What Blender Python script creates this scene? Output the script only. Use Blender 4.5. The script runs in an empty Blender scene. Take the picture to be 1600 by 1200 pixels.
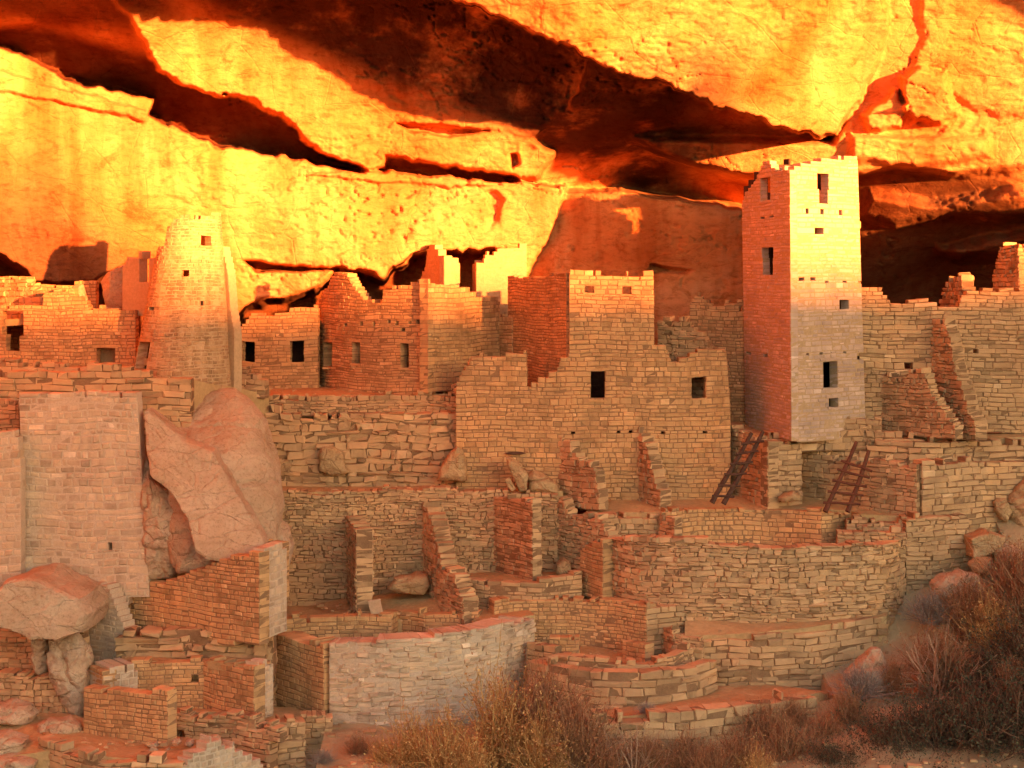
import bpy, math, random
import numpy as np
C = bpy.context.scene
# ------------------------------------------------------------------ camera, sky, sun, exposure
F = 2600.0; CX = 800.0; HY = 430.0          # focal length and horizon in photo pixels, camera at origin looking +Y
cam = bpy.data.cameras.new('camera'); co = bpy.data.objects.new('camera', cam); C.collection.objects.link(co)
co.location = (0, 0, 0); co.rotation_euler = (math.radians(90), 0, 0)
cam.sensor_width = 36; cam.lens = F/1600*36; cam.shift_y = -(600-HY)/1600
cam.clip_start = 0.5; cam.clip_end = 3000
C.camera = co
SUN_EL = math.radians(5.0); SUN_AZ = math.radians(38.0)   # azimuth: to the right of straight behind the camera
to_sun = (math.sin(SUN_AZ)*math.cos(SUN_EL), -math.cos(SUN_AZ)*math.cos(SUN_EL), math.sin(SUN_EL))
w = bpy.data.worlds.new('World'); C.world = w; w.use_nodes = True
nt = w.node_tree; bg = nt.nodes['Background']
sky = nt.nodes.new('ShaderNodeTexSky'); sky.sky_type = 'NISHITA'; sky.sun_disc = False
sky.sun_elevation = SUN_EL
sky.sun_rotation = math.atan2(to_sun[0], to_sun[1])
sky.air_density = 1.0; sky.dust_density = 0.6; sky.ozone_density = 1.2
nt.links.new(sky.outputs[0], bg.inputs[0]); bg.inputs[1].default_value = 0.122
sl = bpy.data.lights.new('sun', 'SUN'); so = bpy.data.objects.new('sun', sl); C.collection.objects.link(so)
sl.energy = 5.0; sl.angle = math.radians(0.7); sl.color = (1.0, 0.34, 0.09)
from mathutils import Vector, noise as mnoise
so.rotation_euler = Vector(to_sun).to_track_quat('Z', 'Y').to_euler()
C.view_settings.view_transform = 'Standard'; C.view_settings.look = 'None'
C.view_settings.exposure = 3.0; C.view_settings.gamma = 1
try:
    C.cycles.max_bounces = 8; C.cycles.diffuse_bounces = 6; C.cycles.use_denoising = True
except Exception: pass

# ------------------------------------------------------------------ helpers
rng = np.random.default_rng(7)
def P(px, py, Y): return ((px-CX)/F*Y, Y, (HY-py)/F*Y)
def link(name, me, mat=None, parent=None, loc=(0,0,0)):
    o = bpy.data.objects.new(name, me); C.collection.objects.link(o); o.location = loc
    if mat is not None and me is not None:
        for m in (mat if isinstance(mat, (list, tuple)) else [mat]): me.materials.append(m)
    if parent is not None:
        o.parent = parent; o.location = Vector(loc) - parent.location
    return o
def tag(o, label, cat, group=None, kind=None):
    o['label'] = label; o['category'] = cat
    if group: o['group'] = group
    o['kind'] = kind or 'thing'
    return o
def struct(o): o['kind'] = 'structure'; return o
def empty(name, loc, label, cat, group=None):
    o = bpy.data.objects.new(name, None); C.collection.objects.link(o); o.location = loc
    return tag(o, label, cat, group)
def npmesh(name, V, Q, mi=None, smooth=False):
    """V (n,3), Q (m,4) quads"""
    me = bpy.data.meshes.new(name); V = np.asarray(V, np.float32); Q = np.asarray(Q, np.int32)
    me.vertices.add(len(V)); me.vertices.foreach_set('co', V.ravel())
    k = Q.shape[1]; me.loops.add(Q.size); me.loops.foreach_set('vertex_index', Q.ravel())
    me.polygons.add(len(Q)); me.polygons.foreach_set('loop_start', np.arange(0, Q.size, k, dtype=np.int32))
    try: me.polygons.foreach_set('loop_total', np.full(len(Q), k, np.int32))
    except Exception: pass
    if mi is not None: me.polygons.foreach_set('material_index', np.asarray(mi, np.int32))
    me.update(calc_edges=True)
    me.polygons.foreach_set('use_smooth', np.full(len(Q), smooth)); me.validate(); me.update()
    return me
def _h(ix, iy, iz, s):
    n = (ix*374761393 + iy*668265263 + iz*2147483647 + s*1274126177) & 0xffffffff
    n = ((n ^ (n >> 13))*1274126177) & 0xffffffff
    n = ((n ^ (n >> 16))*2246822519) & 0xffffffff
    return ((n ^ (n >> 15)) & 0xffffff)/float(0xffffff)
def vn(x, y, z=0.0, s=0):
    x, y, z = np.broadcast_arrays(np.asarray(x, float), np.asarray(y, float), np.asarray(z, float))
    ix, iy, iz = [np.floor(a).astype(np.int64) for a in (x, y, z)]
    fx, fy, fz = x-ix, y-iy, z-iz
    fx, fy, fz = [a*a*(3-2*a) for a in (fx, fy, fz)]
    r = 0
    for dx in (0, 1):
        for dy in (0, 1):
            for dz in (0, 1):
                wgt = (fx if dx else 1-fx)*(fy if dy else 1-fy)*(fz if dz else 1-fz)
                r = r + wgt*_h(ix+dx, iy+dy, iz+dz, s)
    return r*2-1
def fbm(x, y, z=0.0, s=0, o=4, g=0.5):
    a, t, f = 1.0, 0, 1.0
    for i in range(o):
        t = t + a*vn(np.asarray(x)*f, np.asarray(y)*f, np.asarray(z)*f, s+i*17); a *= g; f *= 2.03
    return t
def sstep(a, b, x):
    t = np.clip((x-a)/(b-a), 0, 1); return t*t*(3-2*t)

# ------------------------------------------------------------------ materials
def newmat(name):
    m = bpy.data.materials.new(name); m.use_nodes = True
    n = m.node_tree.nodes; b = n['Principled BSDF']; b.inputs['Roughness'].default_value = 0.95
    b.inputs['Specular IOR Level'].default_value = 0.08
    return m, n, m.node_tree.links, b
def N(n, t, **k):
    o = n.new(t)
    for a, v in k.items(): setattr(o, a, v)
    return o
def ramp(n, stops, interp='LINEAR'):
    r = n.new('ShaderNodeValToRGB'); cr = r.color_ramp; cr.interpolation = interp
    while len(cr.elements) < len(stops): cr.elements.new(0.5)
    for e, (p, c) in zip(cr.elements, stops): e.position = p; e.color = (*c, 1)
    return r
def noise(n, l, vec, scale, detail=5, rough=0.6, dist=0.0):
    t = n.new('ShaderNodeTexNoise'); t.inputs['Scale'].default_value = scale; t.inputs['Detail'].default_value = detail
    t.inputs['Roughness'].default_value = rough; t.inputs['Distortion'].default_value = dist
    l.new(vec, t.inputs['Vector']); return t
def mix(n, l, fac, a, b, mode='MIX'):
    m = n.new('ShaderNodeMix'); m.data_type = 'RGBA'; m.blend_type = mode
    for sock, v in ((m.inputs[0], fac), (m.inputs[6], a), (m.inputs[7], b)):
        if hasattr(v, 'links') or hasattr(v, 'is_linked'): l.new(v, sock)
        elif isinstance(v, (int, float)): sock.default_value = v
        else: sock.default_value = (*v, 1)
    return m.outputs[2]
def mapping(n, l, vec, scale=(1,1,1), rot=(0,0,0)):
    m = n.new('ShaderNodeMapping'); m.inputs['Scale'].default_value = scale; m.inputs['Rotation'].default_value = rot
    l.new(vec, m.inputs['Vector']); return m.outputs[0]
def bump(n, l, h, strength, dist, normal=None):
    b = n.new('ShaderNodeBump'); b.inputs['Strength'].default_value = strength; b.inputs['Distance'].default_value = dist
    l.new(h, b.inputs['Height'])
    if normal is not None: l.new(normal, b.inputs['Normal'])
    return b.outputs[0]
def stone_mat(name, base, var=0.30, pale=0.08, seed=0.0, stain=0.0):
    """per-stone colour through Random Per Island, big soft staining, fine grain"""
    m, n, l, b = newmat(name)
    geo = n.new('ShaderNodeNewGeometry'); tc = n.new('ShaderNodeTexCoord'); vec = tc.outputs['Object']
    c = np.array(base)
    r = ramp(n, [(0.0, tuple(c*(1-var))), (0.35, tuple(c*0.95)), (0.6, tuple(c*np.array([1.05,1.02,0.98]))), (1-pale, tuple(c*1.12)), (1.0, tuple(np.minimum(c*np.array([1.35,1.42,1.5]), .8)))])
    l.new(geo.outputs['Random Per Island'], r.inputs[0])
    big = noise(n, l, vec, 0.55, 4, 0.6, 0.4); bigr = ramp(n, [(0.3, (0.74,0.70,0.68)), (0.5, (1,1,1)), (0.72, (1.12,1.03,0.92))]); l.new(big.outputs[0], bigr.inputs[0])
    col = mix(n, l, 1.0, r.outputs[0], bigr.outputs[0], 'MULTIPLY')
    hue = noise(n, l, vec, 2.3, 4, 0.6); hr = ramp(n, [(0.35, (0.9,0.86,0.84)), (0.65, (1.08,1.04,1.0))]); l.new(hue.outputs[0], hr.inputs[0])
    col = mix(n, l, 1.0, col, hr.outputs[0], 'MULTIPLY')
    if stain:      # rain streaks and worn plaster
        sk = noise(n, l, mapping(n, l, vec, (2.2, 2.2, 0.35)), 1.0, 6, 0.7); sr = ramp(n, [(0.36, (1-stain, 1-stain*1.15, 1-stain*1.3)), (0.52, (1,1,1)), (0.7, (1.08,1.06,1.03))]); l.new(sk.outputs[0], sr.inputs[0])
        col = mix(n, l, 1.0, col, sr.outputs[0], 'MULTIPLY')
        wn = noise(n, l, vec, 1.7, 7, 0.7, 0.6); wr = ramp(n, [(0.40, (1-stain*0.8, 1-stain, 1-stain)), (0.47, (1,1,1))]); l.new(wn.outputs[0], wr.inputs[0])
        col = mix(n, l, 1.0, col, wr.outputs[0], 'MULTIPLY')
    pt = noise(n, l, vec, 0.8, 6, 0.65, 0.5); pm = ramp(n, [(0.50, (0,0,0)), (0.60, (0.75,0.75,0.75))]); l.new(pt.outputs[0], pm.inputs[0])
    col = mix(n, l, pm.outputs[0], col, tuple(c*np.array([0.98, 0.93, 0.88])))
    l.new(col, b.inputs['Base Color'])
    f = noise(n, l, vec, 22, 6, 0.7); f2 = noise(n, l, vec, 7, 4, 0.6)
    nn = bump(n, l, f2.outputs[0], 0.7, 0.035); nn = bump(n, l, f.outputs[0], 0.6, 0.012, nn)
    l.new(nn, b.inputs['Normal'])
    return m
def plain_mat(name, c1, c2, scale=1.2, bscale=9, bstr=0.6, bdist=0.04):
    m, n, l, b = newmat(name)
    tc = n.new('ShaderNodeTexCoord'); vec = tc.outputs['Object']
    t = noise(n, l, vec, scale, 6, 0.65, 0.3); r = ramp(n, [(0.32, c1), (0.68, c2)]); l.new(t.outputs[0], r.inputs[0])
    t3 = noise(n, l, vec, scale*14, 4, 0.7); r3 = ramp(n, [(0.3, (.82,.8,.78)), (0.7, (1.1,1.08,1.05))]); l.new(t3.outputs[0], r3.inputs[0])
    l.new(mix(n, l, 1.0, r.outputs[0], r3.outputs[0], 'MULTIPLY'), b.inputs['Base Color'])
    t2 = noise(n, l, vec, bscale, 8, 0.7); l.new(bump(n, l, t2.outputs[0], bstr, bdist), b.inputs['Normal'])
    return m
ST_FINE = stone_mat('dressed_sandstone', (0.55, 0.30, 0.125), 0.26, 0.06, stain=0.16)
ST_RUB = stone_mat('rubble_sandstone', (0.52, 0.30, 0.14), 0.34, 0.06)
ST_PALE = stone_mat('pale_sandstone', (0.56, 0.385, 0.23), 0.22, 0.07, stain=0.14)
MORTAR = plain_mat('mud_mortar', (0.25,0.125,0.055), (0.35,0.185,0.085), 1.5, 14, 0.7, 0.03)
ROOM_SHADE = plain_mat('room_shade_plaster', (0.045,0.025,0.018), (0.11,0.055,0.035), 1.5, 14, 0.7, 0.03)  # near-black plaster that paints the shade inside closed rooms
MORTAR_D = plain_mat('dark_mud_mortar', (0.20,0.10,0.045), (0.32,0.17,0.08), 1.5, 14, 0.7, 0.03)
MORTAR_P = plain_mat('pale_mud_mortar', (0.53,0.36,0.22), (0.59,0.41,0.26), 1.5, 14, 0.6, 0.03)
PLASTER = plain_mat('mud_plaster', (0.46,0.26,0.14), (0.56,0.34,0.19), 0.9, 6, 0.5, 0.05)
EARTH = plain_mat('terrace_earth', (0.44,0.25,0.10), (0.54,0.33,0.145), 0.6, 5, 0.7, 0.08)
def boulder_mat(name, c1, c2, c3):
    m, n, l, b = newmat(name); tc = n.new('ShaderNodeTexCoord'); vec = tc.outputs['Object']
    t = noise(n, l, vec, 0.6, 6, 0.65, 0.4); r = ramp(n, [(0.32, c1), (0.5, c2), (0.68, c3)]); l.new(t.outputs[0], r.inputs[0])
    sp = noise(n, l, vec, 13, 5, 0.75); spr = ramp(n, [(0.34, (0.60,0.52,0.48)), (0.47, (1,1,1)), (0.7, (1.1,1.08,1.05))]); l.new(sp.outputs[0], spr.inputs[0])
    col = mix(n, l, 0.75, r.outputs[0], spr.outputs[0], 'MULTIPLY')
    bd = noise(n, l, mapping(n, l, vec, (0.5, 0.5, 3.2), (0, math.radians(28), 0)), 1.4, 5, 0.6, 0.3); br = ramp(n, [(0.30, (0.84,0.80,0.77)), (0.5, (1,1,1))]); l.new(bd.outputs[0], br.inputs[0])
    col = mix(n, l, 0.8, col, br.outputs[0], 'MULTIPLY'); l.new(col, b.inputs['Base Color'])
    vo = n.new('ShaderNodeTexVoronoi'); vo.feature = 'DISTANCE_TO_EDGE'; vo.inputs['Scale'].default_value = 0.9
    l.new(mapping(n, l, mix(n, l, 0.25, vec, noise(n, l, vec, 2, 4).outputs['Color'], 'ADD'), (1, 1, 2.2), (0, 0.5, 0)), vo.inputs['Vector'])
    vr = ramp(n, [(0.0, (0,0,0)), (0.03, (1,1,1))]); l.new(vo.outputs['Distance'], vr.inputs[0])
    f1 = noise(n, l, vec, 3, 8, 0.7); f2 = noise(n, l, vec, 18, 6, 0.7)
    nn = bump(n, l, f1.outputs[0], 0.8, 0.10); nn = bump(n, l, f2.outputs[0], 0.8, 0.025, nn); nn = bump(n, l, vr.outputs[0], 0.6, 0.04, nn); nn = bump(n, l, bd.outputs[0], 0.3, 0.04, nn)
    l.new(nn, b.inputs['Normal']); return m
BOULD = boulder_mat('boulder_sandstone', (0.42,0.245,0.125), (0.50,0.31,0.17), (0.56,0.365,0.21))
BOULD_W = boulder_mat('warm_rock', (0.38,0.20,0.075), (0.46,0.26,0.115), (0.52,0.31,0.14))
WOOD = plain_mat('weathered_ladder_wood', (0.06,0.028,0.018), (0.13,0.06,0.035), 6, 20, 0.5, 0.01)
WOOD_R = plain_mat('reddish_ladder_wood', (0.10,0.035,0.02), (0.17,0.06,0.03), 6, 20, 0.5, 0.01)

# ------------------------------------------------------------------ masonry builder
class Path:
    def __init__(s, pts, top=None, smooth=False, zref=None):
        """pts [(px, Y)...] at the foot; top: the same at height zref=(zfoot, zhead)"""
        def dens(pp):
            xy = np.array([((p[0]-CX)/F*p[1], p[1]) for p in pp], float)
            if smooth and len(xy) > 2:
                ext = np.vstack([2*xy[0]-xy[1], xy, 2*xy[-1]-xy[-2]]); out = []
                for i in range(1, len(ext)-2):
                    for u in np.linspace(0, 1, 16, endpoint=False):
                        a, b, c, d = ext[i-1], ext[i], ext[i+1], ext[i+2]
                        out.append(0.5*((2*b)+(c-a)*u+(2*a-5*b+4*c-d)*u*u+(3*b-a-3*c+d)*u**3))
                out.append(xy[-1]); xy = np.array(out)
            return xy
        a = dens(pts); s.a = a
        L = np.concatenate([[0], np.cumsum(np.linalg.norm(np.diff(a, axis=0), axis=1))])
        s.len = L[-1]; s.k = L
        s.b = dens(top) if top else a; s.zref = zref or (0, 1)
        def nor(q):
            g = np.gradient(q, axis=0) if len(q) > 2 else np.repeat([q[1]-q[0]], 2, axis=0)
            n = np.stack([-g[:, 1], g[:, 0]], 1); return n/np.maximum(np.linalg.norm(n, axis=1), 1e-9)[:, None]
        s.na, s.nb = nor(s.a), nor(s.b)
    def pos(s, u, d, z):
        t = np.clip((z-s.zref[0])/(s.zref[1]-s.zref[0]), -0.2, 1.2) if s.b is not s.a else 0
        f = lambda col: np.interp(u, s.k, col)
        x = f(s.a[:, 0])*(1-t)+f(s.b[:, 0])*t; y = f(s.a[:, 1])*(1-t)+f(s.b[:, 1])*t
        nx = f(s.na[:, 0])*(1-t)+f(s.nb[:, 0])*t; ny = f(s.na[:, 1])*(1-t)+f(s.nb[:, 1])*t
        return np.stack([x+nx*d, y+ny*d, z+0*x], -1)
    def locate(s, px, py, umax=None):
        u = np.linspace(0, umax or s.len, 1500); z = np.zeros_like(u)
        for _ in range(3):
            p = s.pos(u, 0, z); z = (HY-py)/F*p[:, 1]
        p = s.pos(u, 0, z); q = CX+p[:, 0]/p[:, 1]*F
        i = int(np.argmin(abs(q-px))); return float(u[i]), float(z[i])
def wall(name, path, top, bot, t=0.35, h=0.11, L=(0.16, 0.42), holes=(), gap=0.012, prot=0.012, rec=0.02, jit=0.008,
         mat=None, mortar=None, parent=None, smooth=False, toppath=None, zref=None, umax=None, wave=0.02, hv=0.22, ragged=0.6, label=None, cat='wall', group=None, seed=None, extra=None):
    r = np.random.default_rng(int(path[0][0]*13+path[0][1]*101+len(top)*7+5000) % 99991)
    fs = r.uniform(0.88, 1.22); h *= fs; L = (L[0]*fs, L[1]*fs*r.uniform(0.9, 1.25)); lp = r.uniform(0.1, 0.3)
    mat = mat or ST_FINE; mortar = mortar or (MORTAR_D if mat is ST_RUB else MORTAR)
    pa = Path(path, toppath, smooth, zref)
    um = umax*pa.len if umax else None
    def prof(lst):
        out = []
        for e in lst:
            if len(e) == 3 and e[0] == 's':
                u = e[1]*pa.len; z = (HY-e[2])/F*float(np.interp(u, pa.k, pa.a[:, 1]))
            else: u, z = pa.locate(e[0], e[1], um)
            out.append((u, z))
        return np.array(out)
    T = prof(top); B = prof(bot)
    for i in range(1, len(T)): T[i, 0] = max(T[i, 0], T[i-1, 0]+1e-4)
    for i in range(1, len(B)): B[i, 0] = max(B[i, 0], B[i-1, 0]+1e-4)
    H = []
    for (x0, y0, x1, y1) in holes:
        xm, ym = (x0+x1)/2, (y0+y1)/2
        ua, _ = pa.locate(x0, ym, um); ub, _ = pa.locate(x1, ym, um); _, za = pa.locate(xm, y1, um); _, zb = pa.locate(xm, y0, um)
        H.append([ua, ub, za, zb])
    zlo, zhi = B[:, 1].min(), T[:, 1].max()
    zs = [zlo]
    while zs[-1] < zhi: zs.append(zs[-1]+h*r.uniform(1-hv, 1+hv*1.3))
    zs = np.array(zs)
    for hh in H:      # snap courses to openings
        for kk in (2, 3):
            i = int(np.argmin(abs(zs-hh[kk])))
            if 0 < i < len(zs)-1 and abs(zs[i]-hh[kk]) < h*0.45: zs[i] = hh[kk]
            hh[kk] = zs[i] if h < 0.2 or abs(zs[i]-hh[kk]) < 0.05 else hh[kk]
        if hh[3]-hh[2] < 0.02:
            i = int(np.argmin(abs(zs-hh[2]))); hh[3] = zs[min(i+1, len(zs)-1)]
    zs = np.sort(zs)
    ug = np.arange(0, pa.len, 0.02); tg = np.interp(ug, T[:, 0], T[:, 1]) + ragged*h*(vn(ug*3.1, 0.3, 0, int(r.integers(999)))+0.6*vn(ug*7.7, 0.9, 0, 5)); bg_ = np.interp(ug, B[:, 0], B[:, 1])
    S = []; K = []
    for i in range(len(zs)-1):
        z0, z1 = zs[i], zs[i+1]; zm = (z0+z1)/2
        m = (tg >= zm) & (bg_ <= zm+h*0.6)
        for hh in H:
            if hh[2]-1e-6 <= zm <= hh[3]+1e-6: m &= ~((ug >= hh[0]) & (ug < hh[1]))
        d = np.diff(np.concatenate([[0], m.astype(int), [0]])); st = np.where(d == 1)[0]; en = np.where(d == -1)[0]
        for a, b in zip(st, en):
            u0, u1 = ug[a], min(ug[b-1]+0.02, pa.len)
            if u1-u0 < 0.05: continue
            nseg = max(1, int((u1-u0)/0.35)); e = np.linspace(u0+0.008, u1-0.008, nseg+1)
            for q in range(nseg): K.append((e[q], e[q+1], z0-0.02, z1-0.02, q == 0, q == nseg-1))
            u = u0
            while u < u1-1e-4:
                l_ = r.uniform(*L)*(1.0 if r.random() > lp else r.uniform(1.4, 2.1)); v = u+l_
                if u1-v < L[0]*0.6: v = u1
                S.append((u, v, z0, z1)); u = v
    if not S: return None
    S = np.array(S); n = len(S); K_ = np.array([k[:4] for k in K]); nk = len(K_)
    wv = lambda u, z: wave*np.sin(u*1.7+z*0.6+path[0][0])+wave*0.6*np.sin(u*4.3+z*2.1)
    g = gap*r.uniform(0.5, 1.5, (n, 4))
    u0, u1, z0, z1 = S[:, 0]+g[:, 0]*0.5, S[:, 1]-g[:, 1]*0.5, S[:, 2]+g[:, 2]*0.5, S[:, 3]-g[:, 3]*0.5
    c = np.minimum(0.014+0.010*r.random(n), (z1-z0)*0.22)
    pr = prot*r.normal(0, 1, n).clip(-1.2, 2.2); prb = prot*r.normal(0, 1, n)
    V = np.zeros((n, 16, 3))
    for ri, (dd, ins) in enumerate(((-pr, c), (c*1.1-pr*0.6, 0*c), (t-c+0*c, 0*c), (t+prb, c))):
        for ci, (uu, zz, su, sz) in enumerate(((u0, z0, 1, 1), (u1, z0, -1, 1), (u1, z1, -1, -1), (u0, z1, 1, -1))):
            j = jit*r.normal(0, 1, (n, 3)).clip(-2, 2)
            U = uu+su*ins+j[:, 0]; Z = zz+sz*ins+j[:, 1]*0.8
            V[:, ri*4+ci] = pa.pos(np.clip(U, 0, pa.len), dd+j[:, 2]*0.8, Z+wv(U, Z))
    q = [(0, 1, 2, 3), (15, 14, 13, 12)]
    for ri in range(3):
        for ci in range(4):
            a, b = ri*4+ci, ri*4+(ci+1) % 4; q.append((a, a+4, b+4, b))
    q = np.array(q); Q = (np.arange(n)[:, None, None]*16+q[None]).reshape(-1, 4); mi = np.zeros(len(Q), int)
    VK = np.zeros((nk, 8, 3)); ci = 0
    for dd in (rec, t-rec):
        for (uu, zz) in ((0, 2), (1, 2), (1, 3), (0, 3)):
            U, Z = K_[:, uu], K_[:, zz]; VK[:, ci] = pa.pos(U, dd, Z+wv(U, Z)); ci += 1
    qk = np.array([(0, 1, 2, 3), (7, 6, 5, 4), (3, 2, 6, 7), (1, 0, 4, 5), (0, 3, 7, 4), (2, 1, 5, 6)])
    QK = (np.arange(nk)[:, None, None]*8+qk[None]+n*16).reshape(-1, 4)
    V = np.concatenate([V.reshape(-1, 3), VK.reshape(-1, 3)]); Q = np.concatenate([Q, QK]); mi = np.concatenate([mi, np.ones(len(QK), int)])
    org = V[:, :].mean(0); org[2] = V[:, 2].min(); 
    if parent is not None: org = np.array(parent.location)
    me = npmesh(name, V-org, Q, mi)
    o = link(name, me, [mat, mortar], parent, tuple(org))
    if parent is not None: o.location = (0, 0, 0)
    if label: tag(o, label, cat, group)
    if parent is not None:
        for hh in H:
            if hh[1]-hh[0] > 0.24 and not any(g is not hh and g[0] < hh[1] and hh[0] < g[1] and g[2] < hh[3]+0.1 and hh[2] < g[3]+0.1 for g in H) and hh[3]-hh[2] > 0.22 and mat is not ROOM_SHADE:
                for nm, za, zb, ov, pj in (('lintel', hh[3]-0.005, hh[3]+0.075, 0.12, 0.018), ('sill', hh[2]-0.05, hh[2]+0.008, 0.05, 0.03)):
                    us = np.linspace(hh[0]-ov, hh[1]+ov, 5); ring = []
                    for dd in (-pj, 0.25*t):
                        for zz in (za, zb): ring.append(pa.pos(us, dd+0.006*np.sin(us*23), zz+0.010*np.sin(us*9+za)+wv(us, zz)))
                    A_, B_, C_, D_ = ring; VV = np.concatenate([A_, B_, D_, C_])-org; k5 = 5; QQ = []
                    for a_ in range(4):
                        b_ = (a_+1) % 4
                        for i_ in range(4): QQ.append((a_*5+i_, a_*5+i_+1, b_*5+i_+1, b_*5+i_))
                    QQ += [(0, 5, 10, 15), (4, 19, 14, 9)]
                    lo = link(nm, npmesh(nm, VV, np.array(QQ)), [mat], parent); lo.location = (0, 0, 0)
    return o
def slab(name, pts, thick=1.0, mat=None, parent=None, amp=0.03, step=0.25, kind='structure', label=None, cat=None, group=None):
    """a prism whose top is the polygon pts [(px, Y, py)], top finely gridded and uneven"""
    import bmesh
    bm = bmesh.new(); W = [Vector(P(a, c, b)) for a, b, c in pts]
    org = W[0].copy(); 
    if parent is not None: org = parent.location.copy()
    top = [bm.verts.new(p-org) for p in W]; f = bm.faces.new(top); f.normal_update()
    if f.normal.z < 0: f.normal_flip()
    r = bmesh.ops.triangulate(bm, faces=[f])
    for _ in range(5):
        es = [e for e in bm.edges if e.calc_length() > step*1.6]
        if not es: break
        bmesh.ops.subdivide_edges(bm, edges=es, cuts=1, use_grid_fill=False)
        bmesh.ops.triangulate(bm, faces=[f for f in bm.faces if len(f.verts) > 3])
    be = [e for e in bm.edges if e.is_boundary]
    for v in bm.verts:
        q = v.co+org; v.co.z += amp*float(mnoise.noise((q.x*1.1, q.y*1.1, 3.3)))*1.2+amp*0.6*float(mnoise.noise((q.x*4, q.y*4, 1.3)))
    ret = bmesh.ops.extrude_edge_only(bm, edges=be)
    for v in [g for g in ret['geom'] if isinstance(g, bmesh.types.BMVert)]: v.co.z -= thick
    me = bpy.data.meshes.new(name); bm.normal_update(); bm.to_mesh(me); bm.free()
    o = link(name, me, mat or EARTH, parent, tuple(org))
    if parent is not None: o.location = (0, 0, 0)
    elif kind == 'structure': struct(o)
    if label: tag(o, label, cat, group)
    return o
def rock(name, outline, Y, thick, label=None, cat='boulder', mat=None, seed=1, rough=0.07, cuts=6, flat=0.0, lean=(0, 0), group=None, pw=0.8, kind=None, res=40, skew=None, box=False):
    """a boulder whose visible outline is a star-shaped pixel polygon at depth Y with real thickness; lean=(dY per m of x, dY per m of z)"""
    r = np.random.default_rng(seed); o = np.array(outline, float); c = o.mean(0) if skew is None else np.array(skew, float)
    W = np.array([P(p[0], p[1], Y) for p in o]); cw = np.array(P(c[0], c[1], Y))
    d = W-cw; ang = np.arctan2(d[:, 2], d[:, 0]); rad = np.hypot(d[:, 0], d[:, 2]); k = np.argsort(ang); ang, rad = ang[k], rad[k]
    dx, dz = rad*np.cos(ang), rad*np.sin(ang)
    def R(a):       # straight sides between outline points
        A = np.concatenate([ang-2*np.pi, ang, ang+2*np.pi]); X = np.tile(dx, 3); Z = np.tile(dz, 3)
        i = np.clip(np.searchsorted(A, a)-1, 0, len(A)-2)
        x0, z0, x1, z1 = X[i], Z[i], X[i+1], Z[i+1]; ca, sa = np.cos(a), np.sin(a)
        den = ca*(z1-z0)-sa*(x1-x0); den = np.where(abs(den) < 1e-9, 1e-9, den)
        return np.clip((x0*(z1-z0)-z0*(x1-x0))/den, 0.01, rad.max()*1.05)
    nu, nv = res*2, res
    a = np.linspace(-np.pi, np.pi, nu, endpoint=False); v = np.linspace(-np.pi/2, np.pi/2, nv+1)
    A, Vv = np.meshgrid(a, v); RR = R(A.ravel()).reshape(A.shape)
    cp = np.cos(Vv)**(pw); sp = np.sign(np.sin(Vv))*abs(np.sin(Vv))**pw
    X = RR*np.cos(A)*cp; Z = RR*np.sin(A)*cp; D = sp*thick*0.5
    if box:      # flat faces with a chamfered edge instead of a rounded profile
        pr_ = np.array([[0,-1],[.2,-1],[.4,-1],[.6,-1],[.8,-1],[.93,-.98],[.985,-.88],[1,-.6],[1,0],[1,.6],[.97,.9],[.8,1],[.4,1],[0,1]])
        nv = len(pr_)-1; A = np.repeat(a[None], nv+1, 0); RR = R(A.ravel()).reshape(A.shape); cp = pr_[:, :1]+0*A; sp = pr_[:, 1:]+0*A
        X = RR*np.cos(A)*cp; Z = RR*np.sin(A)*cp; D = sp*thick*0.5; cuts = 0
    for _ in range(cuts):                 # flatten some facets on the depth side
        n = r.normal(size=3); n[1] = -abs(n[1])*0.9; n /= np.linalg.norm(n); ext = (X*n[0]+D*n[1]+Z*n[2]); lim = ext.max()*r.uniform(0.68, 0.9)
        ov = np.maximum(ext-lim, 0); wd = np.clip(cp*1.0, 0, 1)*0+1
        D = D-ov*np.sign(n[1])*min(1.0, 1.0)*abs(n[1])*0.9
    D = D+lean[0]*X+lean[1]*Z
    nx = np.cos(A)*cp; nz = np.sin(A)*cp; nd = sp
    q = fbm((X+cw[0])*0.9, (D+Y)*0.9, (Z+cw[2])*0.9, seed, 5, 0.55)*rough
    q = q+fbm((X+cw[0])*4, (D+Y)*4, (Z+cw[2])*5, seed+9, 3, 0.6)*rough*0.28
    q = q-rough*0.8*np.maximum(0, 1-abs(fbm((X+cw[0])*0.5+7, (D+Y)*0.5, (Z+cw[2])*1.1, seed+50, 3))*7)
    X, D, Z = X+nx*q, D+nd*q*1.3, Z+nz*q
    V = np.stack([X, D, Z], -1).reshape(-1, 3)
    i, j = np.meshgrid(np.arange(nv), np.arange(nu), indexing='ij'); jn = (j+1) % nu
    Q = np.stack([i*nu+j, i*nu+jn, (i+1)*nu+jn, (i+1)*nu+j], -1).reshape(-1, 4)
    me = npmesh(name, V, Q, smooth=False)
    ob = link(name, me, mat or BOULD, None, tuple(cw))
    if kind: ob['kind'] = kind
    if label: tag(ob, label, cat, group)
    return ob
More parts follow.
